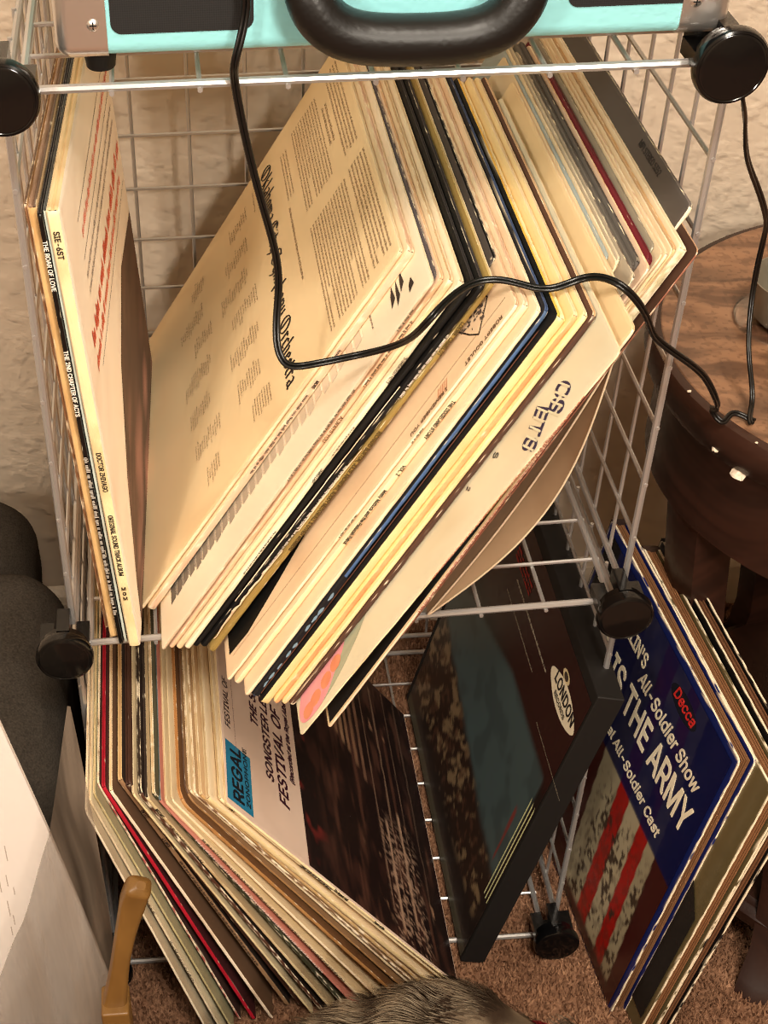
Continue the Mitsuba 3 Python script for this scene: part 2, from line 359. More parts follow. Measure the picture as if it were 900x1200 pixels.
SPINE_RD, SPINE_UP = (0, 0, -1), (1, 0, 0)
def record(name, label, cat, group, spec, spine, top, left, right=None, H=.315, L=.313, wear=.25, rc=.0035, tcap=5.0, gloss=False, warp=.0004,
           texts=(), bare=False, swear=None, tops=None, topdark=None, yaw=0.0):
    """One record in its sleeve: sleeve faces, spine, top edge, and the lettering on its spine. texts: (string, height mm, start from top, colour, options)."""
    th, xb, yf, z0, t = spec[:5]; pit = spec[5] if len(spec) > 5 else 0; seed = sum(map(ord, name + label)) % 997
    t = min(max(t - .2, 1.2), tcap) / 1000; right = right or left
    k = thing(name, label, cat, group); M = frame((xb, yf, z0), th, yaw, pit); P = jacket_shape(L, H, t, rc, seed, 0 if bare else warp)
    m = 'mat_gloss' if gloss else 'mat_paper'
    us = np.r_[0, .0008, .002, .004, .008, np.linspace(.02, L - .02, 9), L - .006, L - .002, L]; vs = np.r_[0, .001, .003, .008, np.linspace(.02, H - .02, 12), H - .008, H - .004, H - .002, H - .0008, H]
    U, V = np.meshgrid(us, vs, indexing='ij')
    vv, ff, cc, o = [], [], [], 0
    for s, c in ((0, left), (1, right)):
        A = P(U, V, float(s)); v, f = grid_mesh(A); f = f if s == 1 else f[:, ::-1]
        d = np.minimum(np.minimum(U, H - V), np.minimum(V, L - U)).reshape(-1)
        vv.append(v); ff.append(f + o); o += len(v); cc.append(wear_colors(v, c, .12, seed + s, d, amt=.6, stain=.2))
    for g, us2, vs2 in (('bottom', us, 0 * us), ('back', L + 0 * vs, vs)):
        A = np.stack([P(us2, vs2, x) for x in (0., .5, 1.)], 1); v, f = grid_mesh(A); f = f if g == 'bottom' else f
        vv.append(v); ff.append(f + o); o += len(v); cc.append(np.tile(lin(left) * .9, (len(v), 1)))
    part(k, 'sleeve', quads(np.vstack(vv), np.vstack(ff)), m, M=M, color=np.vstack(cc), smooth=False)
    # spine: a folded strip with its own print and rubbing
    n = 110; v1 = np.linspace(0, H, n); ss = np.linspace(0, 1, 6)
    A = np.stack([P(0 * v1, v1, s) for s in ss], 1); bulge = .0006 * (1 - (2 * ss - 1) ** 2) * min(1, t / .003); A[..., 1] -= bulge[None]
    v, f = grid_mesh(A); d = np.minimum.outer(np.minimum(v1, H - v1), np.full(6, 1.0)); d = np.minimum(d, np.abs(np.minimum(ss, 1 - ss))[None] * t).reshape(-1)
    part(k, 'spine', quads(v, f), m, M=M, color=wear_colors(v, spine, wear if swear is None else swear, seed + 11, d, amt=1.0), smooth=True)
    # top edge: two board edges with a seam between them
    u1 = np.linspace(0, L, n); A = np.stack([P(u1, 0 * u1 + H, s) for s in np.linspace(0, 1, 7)], 1)
    A[..., 2] += np.array([-.0001, .0003, .0002, -.0009, .0002, .0003, -.0001])[None] * min(1, t / .0025)
    v, f = grid_mesh(A); ss = np.linspace(0, 1, 7); d = (np.minimum(ss, 1 - ss)[None] * t + 0 * u1[:, None]).reshape(-1)
    col = wear_colors(v, top, wear, seed + 23, d)
    if tops: col = np.where(np.repeat((np.tile(ss, n) > tops[0])[:, None], 3, 1), wear_colors(v, tops[1], wear, seed + 29, d), col)
    part(k, 'top_edge', quads(v, f[:, ::-1]), m, M=M, color=col, smooth=False)
    for tx in texts:
        w, hmm, start, colr = tx[:4]; op = tx[4] if len(tx) > 4 else {}
        org = (t * op.get('pos', .5) - hmm * .00045, -.0007 if t > .0025 else -.00045, H - start)
        if op.get('dash'): g = strokes(words(np.random.default_rng(seed + int(start * 1e4)), 0, op['dash'], hmm / 1000), org, SPINE_RD, SPINE_UP)
        else: g = text3(w, hmm / 1000, org, SPINE_RD, SPINE_UP, squeeze=op.get('sq', .8), bold=op.get('bold', True), shear=op.get('shear', 0))
        part(k, 'lettering', g, 'mat_paper', M=M, color=vcol(g.vertices, colr), stuff=bool(op.get('dash')))
    return k, M, t

def spec(*a): return a
D = lambda start, length, h, col, pos=.5: ('', h, start, col, {'dash': length, 'pos': pos})
INK = (40, 30, 24)

UP = {  # lean, x, y of the front foot, shelf height, thickness (mm), backward tilt of the spine
 'okla': (31.83, .0449, .0158, -.0090, 3.54, -.83), 'tan2': (31.68, .0501, .0150, -.0088, 6.42, -.72), 'piano': (31.40, .0593, -.0277, -.0085, 2.32, 0), 'dkgray4': (31.39, .0623, -.0220, -.0083, 1.5, 0),
 'always': (31.38, .0642, -.0262, -.0083, 3.72, .22), 'tan6': (31.37, .0689, -.0272, -.0081, 4.38, 0), 'last7': (31.36, .0744, -.0274, -.0079, 4.68, -.33), 'black8': (31.35, .0802, -.0269, -.0077, 4.04, -1.03),
 'black9': (31.34, .0852, -.0274, -.0076, 4.51, -1.42), 'olive10': (31.32, .0909, -.0325, -.0074, 4.23, -.18), 'dk11': (31.03, .0975, -.0120, -.0071, 1.5, 0), 'blk12': (30.99, .0994, -.0100, -.0071, 1.5, 0),
 'goulet': (30.96, .1012, -.0614, -.0070, 2.77, .20), 'dixie': (30.80, .1055, -.0641, -.0069, 5.14, .51), 'cream15': (30.77, .1118, -.0765, -.0066, 3.61, 1.44), 'blue': (30.75, .1163, -.0782, -.0065, 3.49, 1.64),
 'yellow17': (30.74, .1207, -.0837, -.0063, 7.39, 1.44), 'orange18': (30.72, .1297, -.0854, -.0060, 4.13, 1.59), 'cream19': (30.71, .1348, -.0868, -.0058, 3.97, 1.69), 'brown20': (30.71, .1397, -.0885, -.0057, 3.54, 1.90),
 'gray21': (30.71, .1442, -.1155, -.0055, 1.9, .09), 'tan22': (28.95, .1621, -.1108, -.0049, 2.4, 1.5), 'tan22b': (29.00, 0.1644, -0.0600, -0.0048, 1.9, 0), 'bluegray23': (28.90, 0.1672, -0.0288, -0.0047, 2.0, 0),
 'cream24': (28.80, 0.1701, -0.0386, -0.0046, 2.2, 0), 'cream24b': (28.80, 0.1728, -0.0330, -0.0045, 2.3, 0), 'taupe25': (28.70, 0.1760, -0.0540, -0.0044, 2.1, 0), 'dk26': (28.70, 0.1785, -0.0405, -0.0043, 3.1, 0),
 'dk26b': (28.60, 0.1828, -0.0375, -0.0042, 3.1, 0), 'cream27': (28.60, 0.1866, -0.0455, -0.0041, 2.3, 0), 'maroon28': (28.50, 0.1900, -0.0360, -0.0039, 4.6, 0), 'grn29': (28.50, 0.1956, -0.0240, -0.0038, 1.9, 0),
 'cream30': (28.40, 0.1985, -0.0330, -0.0037, 1.9, 0), 'cream30b': (28.40, 0.2009, -0.0330, -0.0036, 2.6, 0), 'cream31': (28.30, 0.2046, -0.0318, -0.0034, 1.9, 0), 'tan32': (28.30, 0.2070, -0.0290, -0.0034, 2.2, 0),
 'cream33': (28.20, 0.2103, -0.0280, -0.0032, 6.9, 0), 'brown34': (28.20, 0.2187, -0.0345, -0.0030, 1.7, 0)}
GU = 'records leaning right on the upper shelf'
R = {}
def up(key, label, spine, top, left, **kw):
    R[key] = record('vinyl_record', label, 'record', GU, UP[key], spine, top, left, tcap=9, **kw)

up('okla', 'cream record with its printed back cover in full view, front of the leaning upper stack', CREAM, CREAM, (236, 212, 168), bare=True, wear=.12)
up('tan2', 'thin record with rubbed pinkish spine behind the Oklahoma City Symphony Orchestra record', (222, 186, 156), PINK, CREAM, wear=.3,
   texts=[D(.075, .012, 1.9, INK), ('MORE', 2.0, .100, INK), D(.112, .07, 1.9, INK)])
up('piano', 'white record cover with a grey piano keyboard along its edge, in the upper stack', (205, 180, 150), PAPER, (240, 226, 200), bare=True, wear=.2,
   texts=[D(.02, .016, 1.4, INK), D(.08, .075, 1.5, INK)])
up('dkgray4', 'dark purplish grey record behind the white piano key cover', (80, 72, 74), (92, 84, 88), (92, 84, 88), wear=.3)
up('always', 'tan record whose spine reads ALWAYS YOU in dark capitals', (226, 188, 148), (226, 190, 150), PINK, wear=.2,
   texts=[D(.03, .05, 1.6, INK), ('ALWAYS YOU', 2.3, .103, (90, 60, 40), {'bold': False, 'sq': 1.0})])
up('tan6', 'thick cream record with brown stains beside the ALWAYS YOU spine', (236, 214, 170), TAN, CREAM, wear=.22, tops=(.5, CREAM))
up('last7', 'white record with a thin spine reading GREATEST HITS beside the first black spine', (240, 228, 196), CREAM, PAPER, wear=.12,
   texts=[("'S GREATEST HITS", 2.0, .055, INK, {'bold': False}), D(.11, .025, 1.2, (110, 90, 70)), ('JAMES LAST', 1.8, .145, INK, {'bold': False}), D(.2, .04, 1.2, INK)])
up('black8', 'black record spine with clean edges, left of the torn black spine', BLACK, (48, 44, 44), BLACK, wear=.05, rc=.005)
up('black9', 'black record with white torn edge flecks and white spine print, left of the olive spine', (12, 11, 11), (60, 55, 54), BLACK, wear=.16, rc=.005,
   texts=[D(.035, .05, 1.8, (225, 215, 200), .8), D(.14, .1, 1.6, (225, 215, 200), .8)])
up('olive10', 'olive gold record spine listing the CAMELOT cast', (150, 124, 66), (196, 176, 118), (160, 134, 76), wear=.1, tops=(.5, CREAM),
   texts=[('LOEWE  CAMELOT', 2.5, .028, (74, 56, 26)), ('RICHARD BURTON, JULIE ANDREWS, RODDY McDOWALL & OTHER MEMBERS', 2.5, .112, (74, 56, 26))])
up('dk11', 'thin dark grey record just right of the olive CAMELOT spine', DARK, (78, 70, 68), DARK, wear=.15)
up('blk12', 'thin black and grey record tucked behind the ROBERT GOULET cover', BLACK, (66, 62, 62), BLACK, wear=.3)
up('goulet', 'cream record cover printed ROBERT GOULET I REMEMBER YOU with a sketch in its corner', (240, 224, 188), (214, 180, 146), (234, 206, 170), bare=True, wear=.25,
   texts=[D(.09, .012, 1.3, INK), D(.16, .02, 1.3, INK)])
up('dixie', 'cream record spine reading THE DIXIELAND STORY VOL. 2 below a black block', (236, 216, 172), PINK, CREAM, wear=.22,
   texts=[('THE DIXIELAND STORY', 2.3, .068, INK), ('VOL. 2', 2.3, .118, INK), ('Matty Matlock and the Paducah Patrol', 2.3, .138, INK)])
up('cream15', 'plain pale cream record just left of the mottled blue spine', (238, 218, 182), PAPER, (236, 210, 176), wear=.12)
up('blue', 'record with a mottled slate blue spine, the only blue one of the upper stack', (70, 98, 138), (66, 84, 120), (30, 30, 36), right=(8, 8, 9), wear=.12, rc=.005)
up('yellow17', 'thick yellow record with a black cover right of the blue spine', (228, 204, 146), (226, 180, 78), (8, 8, 8), right=(246, 222, 140), wear=.06, tops=(.34, (238, 216, 166)))  # left face plain black, right face yellow
up('orange18', 'record with a peach orange spine stripe next to the yellow one', (230, 164, 112), (232, 208, 168), (236, 212, 156), wear=.08)
up('cream19', 'thick buttery cream record between the orange stripe and the brown gatefold', (232, 208, 158), (228, 202, 160), (236, 212, 158), wear=.14, tops=(.5, CREAM))
up('brown20', 'thin dark brown gatefold record left of the pale cover with big striped letters', (74, 50, 40), (212, 178, 138), (90, 62, 48), wear=.15)
up('gray21', 'pale grey cover with striped navy letters and a pink flower at its foot', (226, 208, 172), CREAM, (216, 208, 180), bare=True, wear=.12, texts=[D(.03, .14, 1.2, (150, 60, 44))])
up('tan22', 'cream record cover with red spine print, right of the striped letter cover', (230, 202, 172), (230, 204, 164), (232, 206, 160), wear=.2, texts=[D(.03, .18, 1.5, (150, 60, 44))], bare=True)
up('tan22b', 'cream record set back behind the cream cover with red spine print', CREAM, (230, 206, 164), CREAM, wear=.2)
up('bluegray23', 'record with a light blue grey top edge in the right half of the upper stack', (168, 180, 178), (158, 172, 172), (168, 178, 176), wear=.15)
up('cream24', 'cream record with a chewed corner beside the blue grey one', CREAM, CREAM, CREAM, wear=.35)
up('cream24b', 'pale record left of the taupe grey cover, pushed far back', CREAM, (206, 194, 168), (190, 178, 156), wear=.2)
up('taupe25', 'plain taupe grey record cover pulled forward, right of the chewed cream one', (96, 88, 78), (120, 110, 100), (172, 160, 140), wear=.25, bare=True)
up('dk26', 'record with a mottled dark grey top edge, left of the maroon one', (90, 84, 78), (92, 86, 80), (110, 104, 96), wear=.1)
up('dk26b', 'second mottled dark grey record left of the maroon one', (84, 78, 74), (78, 72, 68), (100, 94, 88), wear=.1)
up('cream27', 'cream pink record just left of the maroon one', PINK, (232, 196, 160), PINK, wear=.28)
up('maroon28', 'record with a deep maroon top edge, the only dark red one of the upper stack', (104, 26, 36), (100, 24, 34), (112, 30, 40), wear=.08, rc=.006)
up('grn29', 'record with a grey green top edge right of the maroon one', (150, 142, 124), (150, 142, 124), (160, 150, 130), wear=.2)
up('cream30', 'cream record second to the right of the maroon one', CREAM, (232, 206, 162), CREAM, wear=.3, tops=(.6, PINK))
up('cream30b', 'thick cream record third to the right of the maroon one', (238, 216, 170), PINK, CREAM, wear=.3, tops=(.5, CREAM))
up('cream31', 'cream record with rubbed corner left of the orange stained one', (236, 214, 166), PAPER, CREAM, wear=.25)
up('tan32', 'thick tan record with orange stained worn corner', (226, 196, 140), (208, 164, 112), TAN, wear=.25, tops=(.55, (222, 184, 132)))
up('cream33', 'thick cream record whose corner touches the right post of the rack', (196, 184, 146), CREAM, CREAM, wear=.42)
up('brown34', 'rightmost brown edged record of the leaning upper stack', (150, 96, 76), (190, 150, 116), BROWN, wear=.2)

def print_patch(key, name, mesh, col, label=None, mat='mat_paper'):
    k, M, _ = R[key] if isinstance(key, str) else key
    return part(k, name, mesh, mat, label, M=M, color=col if np.ndim(col) == 2 and len(col) == len(mesh.vertices) else vcol(mesh.vertices, col))

def face_text(key, x, text, h, u, v, ang, col, side=-1, name='cover_lettering', **kw):
    """Lettering on a sleeve's left (side -1) or right (+1) face at depth u, height v; ang turns the line away from the face's own left-to-right."""
    k, M, _ = R[key] if isinstance(key, str) else key
    rd0 = np.array((0, side, 0.0)); up0 = np.array((0, 0, 1.0)); a = math.radians(ang)
    g = text3(text, h, (x, u, v), rd0 * math.cos(a) + up0 * math.sin(a), -rd0 * math.sin(a) + up0 * math.cos(a), **kw)
    part(k, name, g, 'mat_paper', M=M, color=vcol(g.vertices, col))

# ---- back cover of the Oklahoma City record: a pen-drawn title and columns of small print
def pen(strokes_, w=.16, ang=35):
    """Broad-nib strokes: every polyline swept with a slanted nib."""
    d = np.array([math.cos(math.radians(ang)), math.sin(math.radians(ang))]) * w / 2; out = []
    for s in strokes_:
        for a, b in zip(s[:-1], s[1:]):
            a, b = np.array(a, float), np.array(b, float)
            out.append(Polygon([a - d, a + d, b + d, b - d]).buffer(.025))
    from shapely import union_all
    return union_all(out)
def arc(cx, cy, rx, ry, a0, a1, n=9):
    t = np.radians(np.linspace(a0, a1, n)); return [(cx + rx * math.cos(x), cy + ry * math.sin(x)) for x in t]
BL = {  # letters in units of the x-height
 'O': (1.5, [arc(.7, .75, .62, .78, 60, 300), arc(.7, .75, .62, .78, -70, 70), [(.62, .15), (.62, 1.35)]]),
 'C': (1.3, [arc(.7, .75, .6, .78, 55, 310), [(.55, .15), (.55, 1.35)], [(.7, 1.5), (1.15, 1.25)]]),
 'S': (1.25, [arc(.6, 1.1, .45, .4, 30, 250), arc(.6, .42, .45, .42, 80, -150), [(1.0, 1.5), (.8, 1.2)]]),
 'k': (.85, [[(.2, 1.6), (.2, 0)], [(.2, .6), (.6, 1)], [(.3, .6), (.65, 0)]]),
 'l': (.42, [[(.2, 1.6), (.2, .12), (.34, 0)]]), 'a': (.85, [[(.2, .85), (.45, 1), (.6, .85), (.6, .1), (.74, 0)], [(.6, .55), (.2, .4), (.2, .12), (.4, 0), (.6, .15)]]),
 'h': (.85, [[(.2, 1.6), (.2, 0)], [(.2, .8), (.5, 1), (.62, .8), (.62, .1), (.5, -.25)]]), 'o': (.82, [[(.2, .85), (.2, .15), (.4, 0), (.62, .15), (.62, .85), (.42, 1), (.2, .85)]]),
 'm': (1.2, [[(.2, 1), (.2, 0)], [(.2, .85), (.42, 1), (.56, .85), (.56, 0)], [(.56, .85), (.8, 1), (.95, .85), (.95, 0)]]),
 'i': (.42, [[(.2, 1), (.2, .1), (.34, 0)], [(.2, 1.3), (.25, 1.35)]]), 't': (.55, [[(.22, 1.35), (.22, .12), (.4, 0)], [(.05, 1), (.45, 1)]]),
 'y': (.82, [[(.2, 1), (.2, .15), (.4, 0), (.62, .2)], [(.62, 1), (.62, -.1), (.3, -.5)]]), 'n': (.82, [[(.2, 1), (.2, 0)], [(.2, .85), (.45, 1), (.62, .85), (.62, .1), (.74, 0)]]),
 'p': (.82, [[(.2, 1), (.2, -.5)], [(.2, .85), (.45, 1), (.62, .85), (.62, .15), (.42, 0), (.2, .15)]]), 'r': (.6, [[(.2, 1), (.2, 0)], [(.2, .85), (.38, 1), (.52, .85)]]),
 'c': (.66, [[(.55, .85), (.4, 1), (.2, .85), (.2, .15), (.4, 0), (.56, .15)]]), 'e': (.7, [[(.2, .5), (.55, .65), (.55, .85), (.4, 1), (.2, .85), (.2, .15), (.4, 0), (.58, .15)]]),
 's': (.66, [[(.55, .85), (.38, 1), (.2, .8), (.52, .35), (.5, .12), (.32, 0), (.14, .15)]]), ' ': (.6, [])}
def pen_text(text, h, length, origin, rd, up, depth=.00025):
    x, gs = 0, []
    for ch in text:
        w, st = BL[ch]
        if st: gs.append(affinity.translate(pen(st), x, 0))
        x += w
    sx = length / x; ms = []
    for g in gs:
        for q in getattr(g, 'geoms', [g]):
            ms.append(trimesh.creation.extrude_polygon(affinity.scale(q, sx, h, origin=(0, 0)), depth, engine='earcut'))
    m = cat_meshes(ms); v = m.vertices.copy(); rd, up = np.array(rd, float), np.array(up, float)
    m.vertices = np.array(origin) + v[:, :1] * rd + v[:, 1:2] * up + v[:, 2:3] * np.cross(rd, up)
    return m

k, M, t = R['okla']
a = math.atan2(.195 - .209, .271)
g = pen_text('Oklahoma City Symphony Orchestra', .0082, .282, (-.0002, .294, .2045), (0, -math.cos(0), -.03), (0, -.03 * 0, 1))
part(k, 'title_lettering', g, 'mat_paper', M=M, color=vcol(g.vertices, (34, 26, 22)))
rng = np.random.default_rng(12); rects = []
def para(u0, u1, vtop, lines, h, gap, ind=.0):
    for i in range(lines):
        e = u1 - rng.uniform(0, .35) * (u1 - u0) if (i + 1) % 4 == 0 or ind else u1
        for a, b, lo, hi in words(rng, u0 + ind * rng.uniform(0, 1) * .02, e, h): rects.append((.306 - (.306 - a), b, vtop - i * gap + lo, vtop - i * gap + hi))
W = .298
para(.006, .136, .306, 5, .0017, .0033); para(.155, .285, .309, 6, .0017, .0033); para(.04, .10, .286, 2, .0024, .004); para(.012, .135, .277, 11, .0016, .0031); para(.158, .288, .286, 14, .0016, .0031)
para(.02, .09, .236, 3, .0016, .0033); para(.10, .2, .2285, 1, .0022, .003); para(.01, .04, .19, 1, .0016, .003)
for c, x in enumerate((.012, .05, .088, .126, .168, .21, .25)):
    n = (9, 11, 13, 12, 13, 10, 8)[c]; para(x, x + .026, .178 - .004 * (c % 3), n, .0015, .0029, .4); para(x, x + .026, .118 - .005 * ((c + 1) % 3), (7, 12, 9, 13, 10, 12, 6)[c], .0015, .0029, .4)
r2 = [(a, b, lo, hi) for a, b, lo, hi in rects]
g = strokes(r2, (-.0002, W, 0), (0, -1, 0), (0, 0, 1), .00005)
part(k, 'small_print', g, 'mat_paper', 'columns of small dark print', M=M, color=vcol(g.vertices, (140, 114, 88)), stuff=True)

# ---- piano key cover
k, M, t = R['piano']
rng = np.random.default_rng(3)
for i in range(27):
    v0 = .016 + i * .0088; b = min(1, (v0 / .2)) ** .8; u0 = .031 - .012 * v0 + rng.uniform(-.002, .002)
    for dv, w, tone in ((0, .0062, 0), (.0064, .0019, 28)):
        g = panel_mesh(-.0002, [(u0 + (.004 if tone else 0), v0 + dv), (.12, v0 + dv), (.12, v0 + dv + w), (u0 + .0015, v0 + dv + w)])
        part(k, 'printed_key', g, 'mat_paper', M=M, color=vcol(g.vertices, [min(236, x + (y - x) * b + tone) for x, y in zip((84, 77, 70), (214, 200, 178))]))
for i, (u0, v0, l, w) in enumerate(((.02, .281, .020, .0035), (.016, .286, .024, .003), (.024, .291, .02, .0032), (.014, .297, .012, .004))):
    g = panel_mesh(-.00025, [(u0, v0), (u0 + l * .6, v0 + .001), (u0 + l, v0 + w), (u0 + l * .3, v0 + w * 1.3)]); part(k, 'printed_mark', g, 'mat_paper', M=M, color=vcol(g.vertices, (40, 34, 34)))
g = strokes(words(rng, 0, .05, .0018), (-.0002, .075, .262), (0, -1, 0), (0, 0, 1)); part(k, 'small_print', g, 'mat_paper', M=M, color=vcol(g.vertices, (90, 70, 60)), stuff=True)

# ---- torn card hanging from the black and olive spines
for key, v0, v1, x, w in (('black9', .012, .10, .0036, .0030), ('black9', .118, .19, .0040, .0012), ('black8', .05, .24, .0036, .0007)):
    k, M, t = R[key]; rng = np.random.default_rng(int(v0 * 1e4)); n = 26; zs = np.linspace(v0, v1, n)
    l = x - w * (.25 + .75 * rng.uniform(0, 1, n)) * np.sin(np.linspace(.15, PI - .1, n)); r = x + .0006 + .0005 * rng.uniform(0, 1, n); y = -.0012 - .0012 * rng.uniform(0, 1, n) * (w > .002)
    A = np.stack([np.stack([l, y - .0003, zs], 1), np.stack([(l + r) / 2, y - .0006, zs], 1), np.stack([r, np.full(n, -.0006), zs], 1)], 1); v, f = grid_mesh(A)
    part(k, 'torn_card', quads(v, f), 'mat_paper', 'torn pale card edge', M=M, color=wear_colors(v, (224, 200, 168), .1, 5, np.full(len(v), 1.)), smooth=False)

# ---- dark printed foot of the blue spine
k, M, t = R['blue']; rng = np.random.default_rng(31)
g = box(.0002, t - .0002, -.0013, -.0003, .003, .112); part(k, 'dark_print', g, 'mat_paper', 'black lower part of the blue spine', M=M, color=vcol(g.vertices, (24, 24, 28)))
for i in range(9):
    z = .012 + i * .0105 + rng.uniform(-.003, .003); w = rng.uniform(.0008, .0014); x = rng.uniform(.0012, t - .0012); q = np.array([(x + w * math.cos(a) * rng.uniform(.6, 1.1), z + rng.uniform(.002, .0045) * math.sin(a)) for a in np.linspace(0, 2 * PI, 10)[:-1]])
    v2, f = trimesh.creation.triangulate_polygon(Polygon(q).buffer(0), engine='earcut'); g = trimesh.Trimesh(np.stack([v2[:, 0], np.full(len(v2), -.0015), v2[:, 1]], 1), f[:, ::-1], process=False)
    part(k, 'pale_fleck', g, 'mat_paper', 'pale blue fleck', M=M, color=vcol(g.vertices, (120, 148, 164)))

# ---- ROBERT GOULET cover
k, M, t = R['goulet']
print_patch('goulet', 'black_panel', panel_mesh(-.0002, [(.018, .006), (.30, .006), (.30, .16), (.06, .155), (.038, .115), (.026, .07), (.0165, .03)]), (10, 9, 9), 'black lower panel of the cover')
fr = [(.012, .285), (.031, .299), (.05, .292), (.05, .263), (.020, .279)]
from shapely.geometry import LinearRing
q = LinearRing(fr).buffer(.0005); v2, f = trimesh.creation.triangulate_polygon(q, engine='earcut')
print_patch('goulet', 'sketch_frame', trimesh.Trimesh(np.stack([np.full(len(v2), -.0002), v2[:, 0], v2[:, 1]], 1), f, process=False), (50, 40, 34))
rng = np.random.default_rng(9); sk = []
for i in range(60):
    a, b = rng.uniform(.022, .046), rng.uniform(.272, .294); sk.append((-a, -a + rng.uniform(.0006, .003), b, b + rng.uniform(.0005, .003)))
g = strokes(sk, (-.0002, 0, 0), (0, -1, 0), (0, 0, 1), .0001); part(k, 'sketch', g, 'mat_paper', 'dark pen sketch', M=M, color=vcol(g.vertices, (92, 78, 70)), stuff=True)
face_text('goulet', -.0002, 'ROBERT GOULET', .0028, .0045, .304, -90, (96, 70, 50), squeeze=1.1)
face_text('goulet', -.0002, 'I REMEMBER YOU', .0028, .0045, .252, -90, (96, 70, 50), squeeze=1.1)
g = cat_meshes([panel_mesh(-.0002, [(.0035 + .0006 * 0, .243 + i * .0014), (.011, .245 + i * .0014), (.011, .2455 + i * .0014), (.0035, .2435 + i * .0014)]) for i in range(7)])
part(k, 'printed_bars', g, 'mat_paper', M=M, color=vcol(g.vertices, (200, 130, 90)), stuff=True)
print_patch('goulet', 'printed_rule', panel_mesh(-.0002, [(.0135, .01), (.0138, .01), (.0138, .31), (.0135, .31)]), (150, 110, 84))

# ---- pale cover with striped letters and a flower
def striped(key, text, h, u, v, ang):
    k, M, _ = R[key]; a = math.radians(ang)
    m = meshkit.text_mesh(text, h, .0003, True)
    for i in range(2):
        face_text(key, -.0002 - .0001 * i, text, h, u, v, ang, (44, 38, 66), squeeze=.8, bold=True, shear=.1) if i == 0 else None
    rd0, up0 = np.array((0, -1.0, 0)), np.array((0, 0, 1.0)); rd = rd0 * math.cos(a) + up0 * math.sin(a); up_ = -rd0 * math.sin(a) + up0 * math.cos(a)
    L_ = np.ptp(m.vertices[:, 0]) * .8; ms = []
    for x in np.arange(h * .12, L_, h * .42):
        pts = np.array([(x, h * .02), (x + h * .1, h * .02), (x + h * .32, h * .98), (x + h * .22, h * .98)])
        ms.append(trimesh.Trimesh(np.array((-.00055, u, v)) + pts[:, :1] * rd + pts[:, 1:] * up_, [[0, 1, 2], [0, 2, 3]], process=False))
    g = cat_meshes(ms); part(k, 'letter_stripes', g, 'mat_paper', M=M, color=vcol(g.vertices, (216, 208, 180)), stuff=True)
striped('gray21', 'CS', .013, .0275, .276, -52)
striped('gray21', 'ETS', .013, .0285, .257, -52)
face_text('gray21', -.0002, 'S', .005, .0325, .218, -50, (40, 36, 40)); face_text('gray21', -.0002, '2', .004, .032, .192, -60, (80, 64, 60))
def blob(pts, n=3):
    p = np.array(pts, float)
    for _ in range(n): q = np.roll(p, -1, 0); p = np.stack([.75 * p + .25 * q, .25 * p + .75 * q], 1).reshape(-1, 2)
    return p
k, M, t = R['gray21']
def patch(key, pts, col, x, name, grad=None):
    g = panel_mesh(x, blob(pts)); g = g.subdivide().subdivide()
    c = wear_colors(g.vertices, col, 0, 5, np.full(len(g.vertices), 1.0), stain=0)
    if grad is not None:
        w = meshkit.fbm(g.vertices * 130, 3, 4)[:, None]; c = c * (1 - .6 * w) + lin(grad) * .6 * w
    kk, M, _ = R[key]; part(kk, name, g, 'mat_paper', M=M, color=c)
patch('gray21', [(.004, .004), (.03, .004), (.10, .03), (.09, .09), (.052, .098), (.03, .085), (.012, .055), (.004, .03)], (150, 156, 132), -.00018, 'printed_leaf', (196, 196, 168))
patch('gray21', [(.003, .003), (.022, .002), (.05, .02), (.055, .06), (.03, .062), (.016, .045), (.003, .03)], (222, 140, 146), -.00024, 'printed_petal', (236, 176, 176))
for i, (u, v) in enumerate(((.013, .021), (.017, .034), (.021, .046), (.010, .012))):
    patch('gray21', [(u - .005, v - .004), (u + .004, v - .006), (u + .007, v + .003), (u + .001, v + .008), (u - .005, v + .004)], (224, 150, 112), -.0003 - .00004 * i, 'printed_petal', (200, 100, 80))
patch('gray21', [(.03, .062), (.036, .062), (.037, .069), (.031, .068)], (150, 70, 50), -.0003, 'printed_bud')

# ---- picture on the dark cover beside the striped letters
k, M, t = R['tan22']
g = panel_mesh(-.0002, [(.0012, .003), (.12, .003), (.12, .226), (.0012, .226)]).subdivide().subdivide().subdivide().subdivide().subdivide()
u, v = g.vertices[:, 1], g.vertices[:, 2]
def pic(u, v):
    st = lambda a, b, x: np.clip((x - a) / (b - a), 0, 1)[:, None]; n = meshkit.fbm(np.stack([u * 40, v * 60, 0 * u], -1), 3, 5)
    c = np.tile(lin((26, 22, 20)), (len(u), 1)); v2 = v + .03 * (n - .5)
    for a, b, col in ((.118, .126, (40, 48, 46)), (.165, .172, (60, 34, 26)), (.182, .186, (112, 112, 44)), (.205, .212, (60, 54, 40))):
        w = st(a, b, v2); c = c * (1 - w) + lin(col) * w
    return c
part(k, 'printed_picture', g, 'mat_paper', 'dark lower part of the cover with green and brown', M=M, color=pic(u, v))

# ---- yellowish sleeve insets
for key, c in (('yellow17', (250, 230, 160)), ('cream19', (248, 228, 170))):
    print_patch(key, 'edge_band', panel_mesh(-.0006, [(.0035, .004), (.0042, .004), (.0042, .30), (.0035, .302)]), (150, 84, 50))

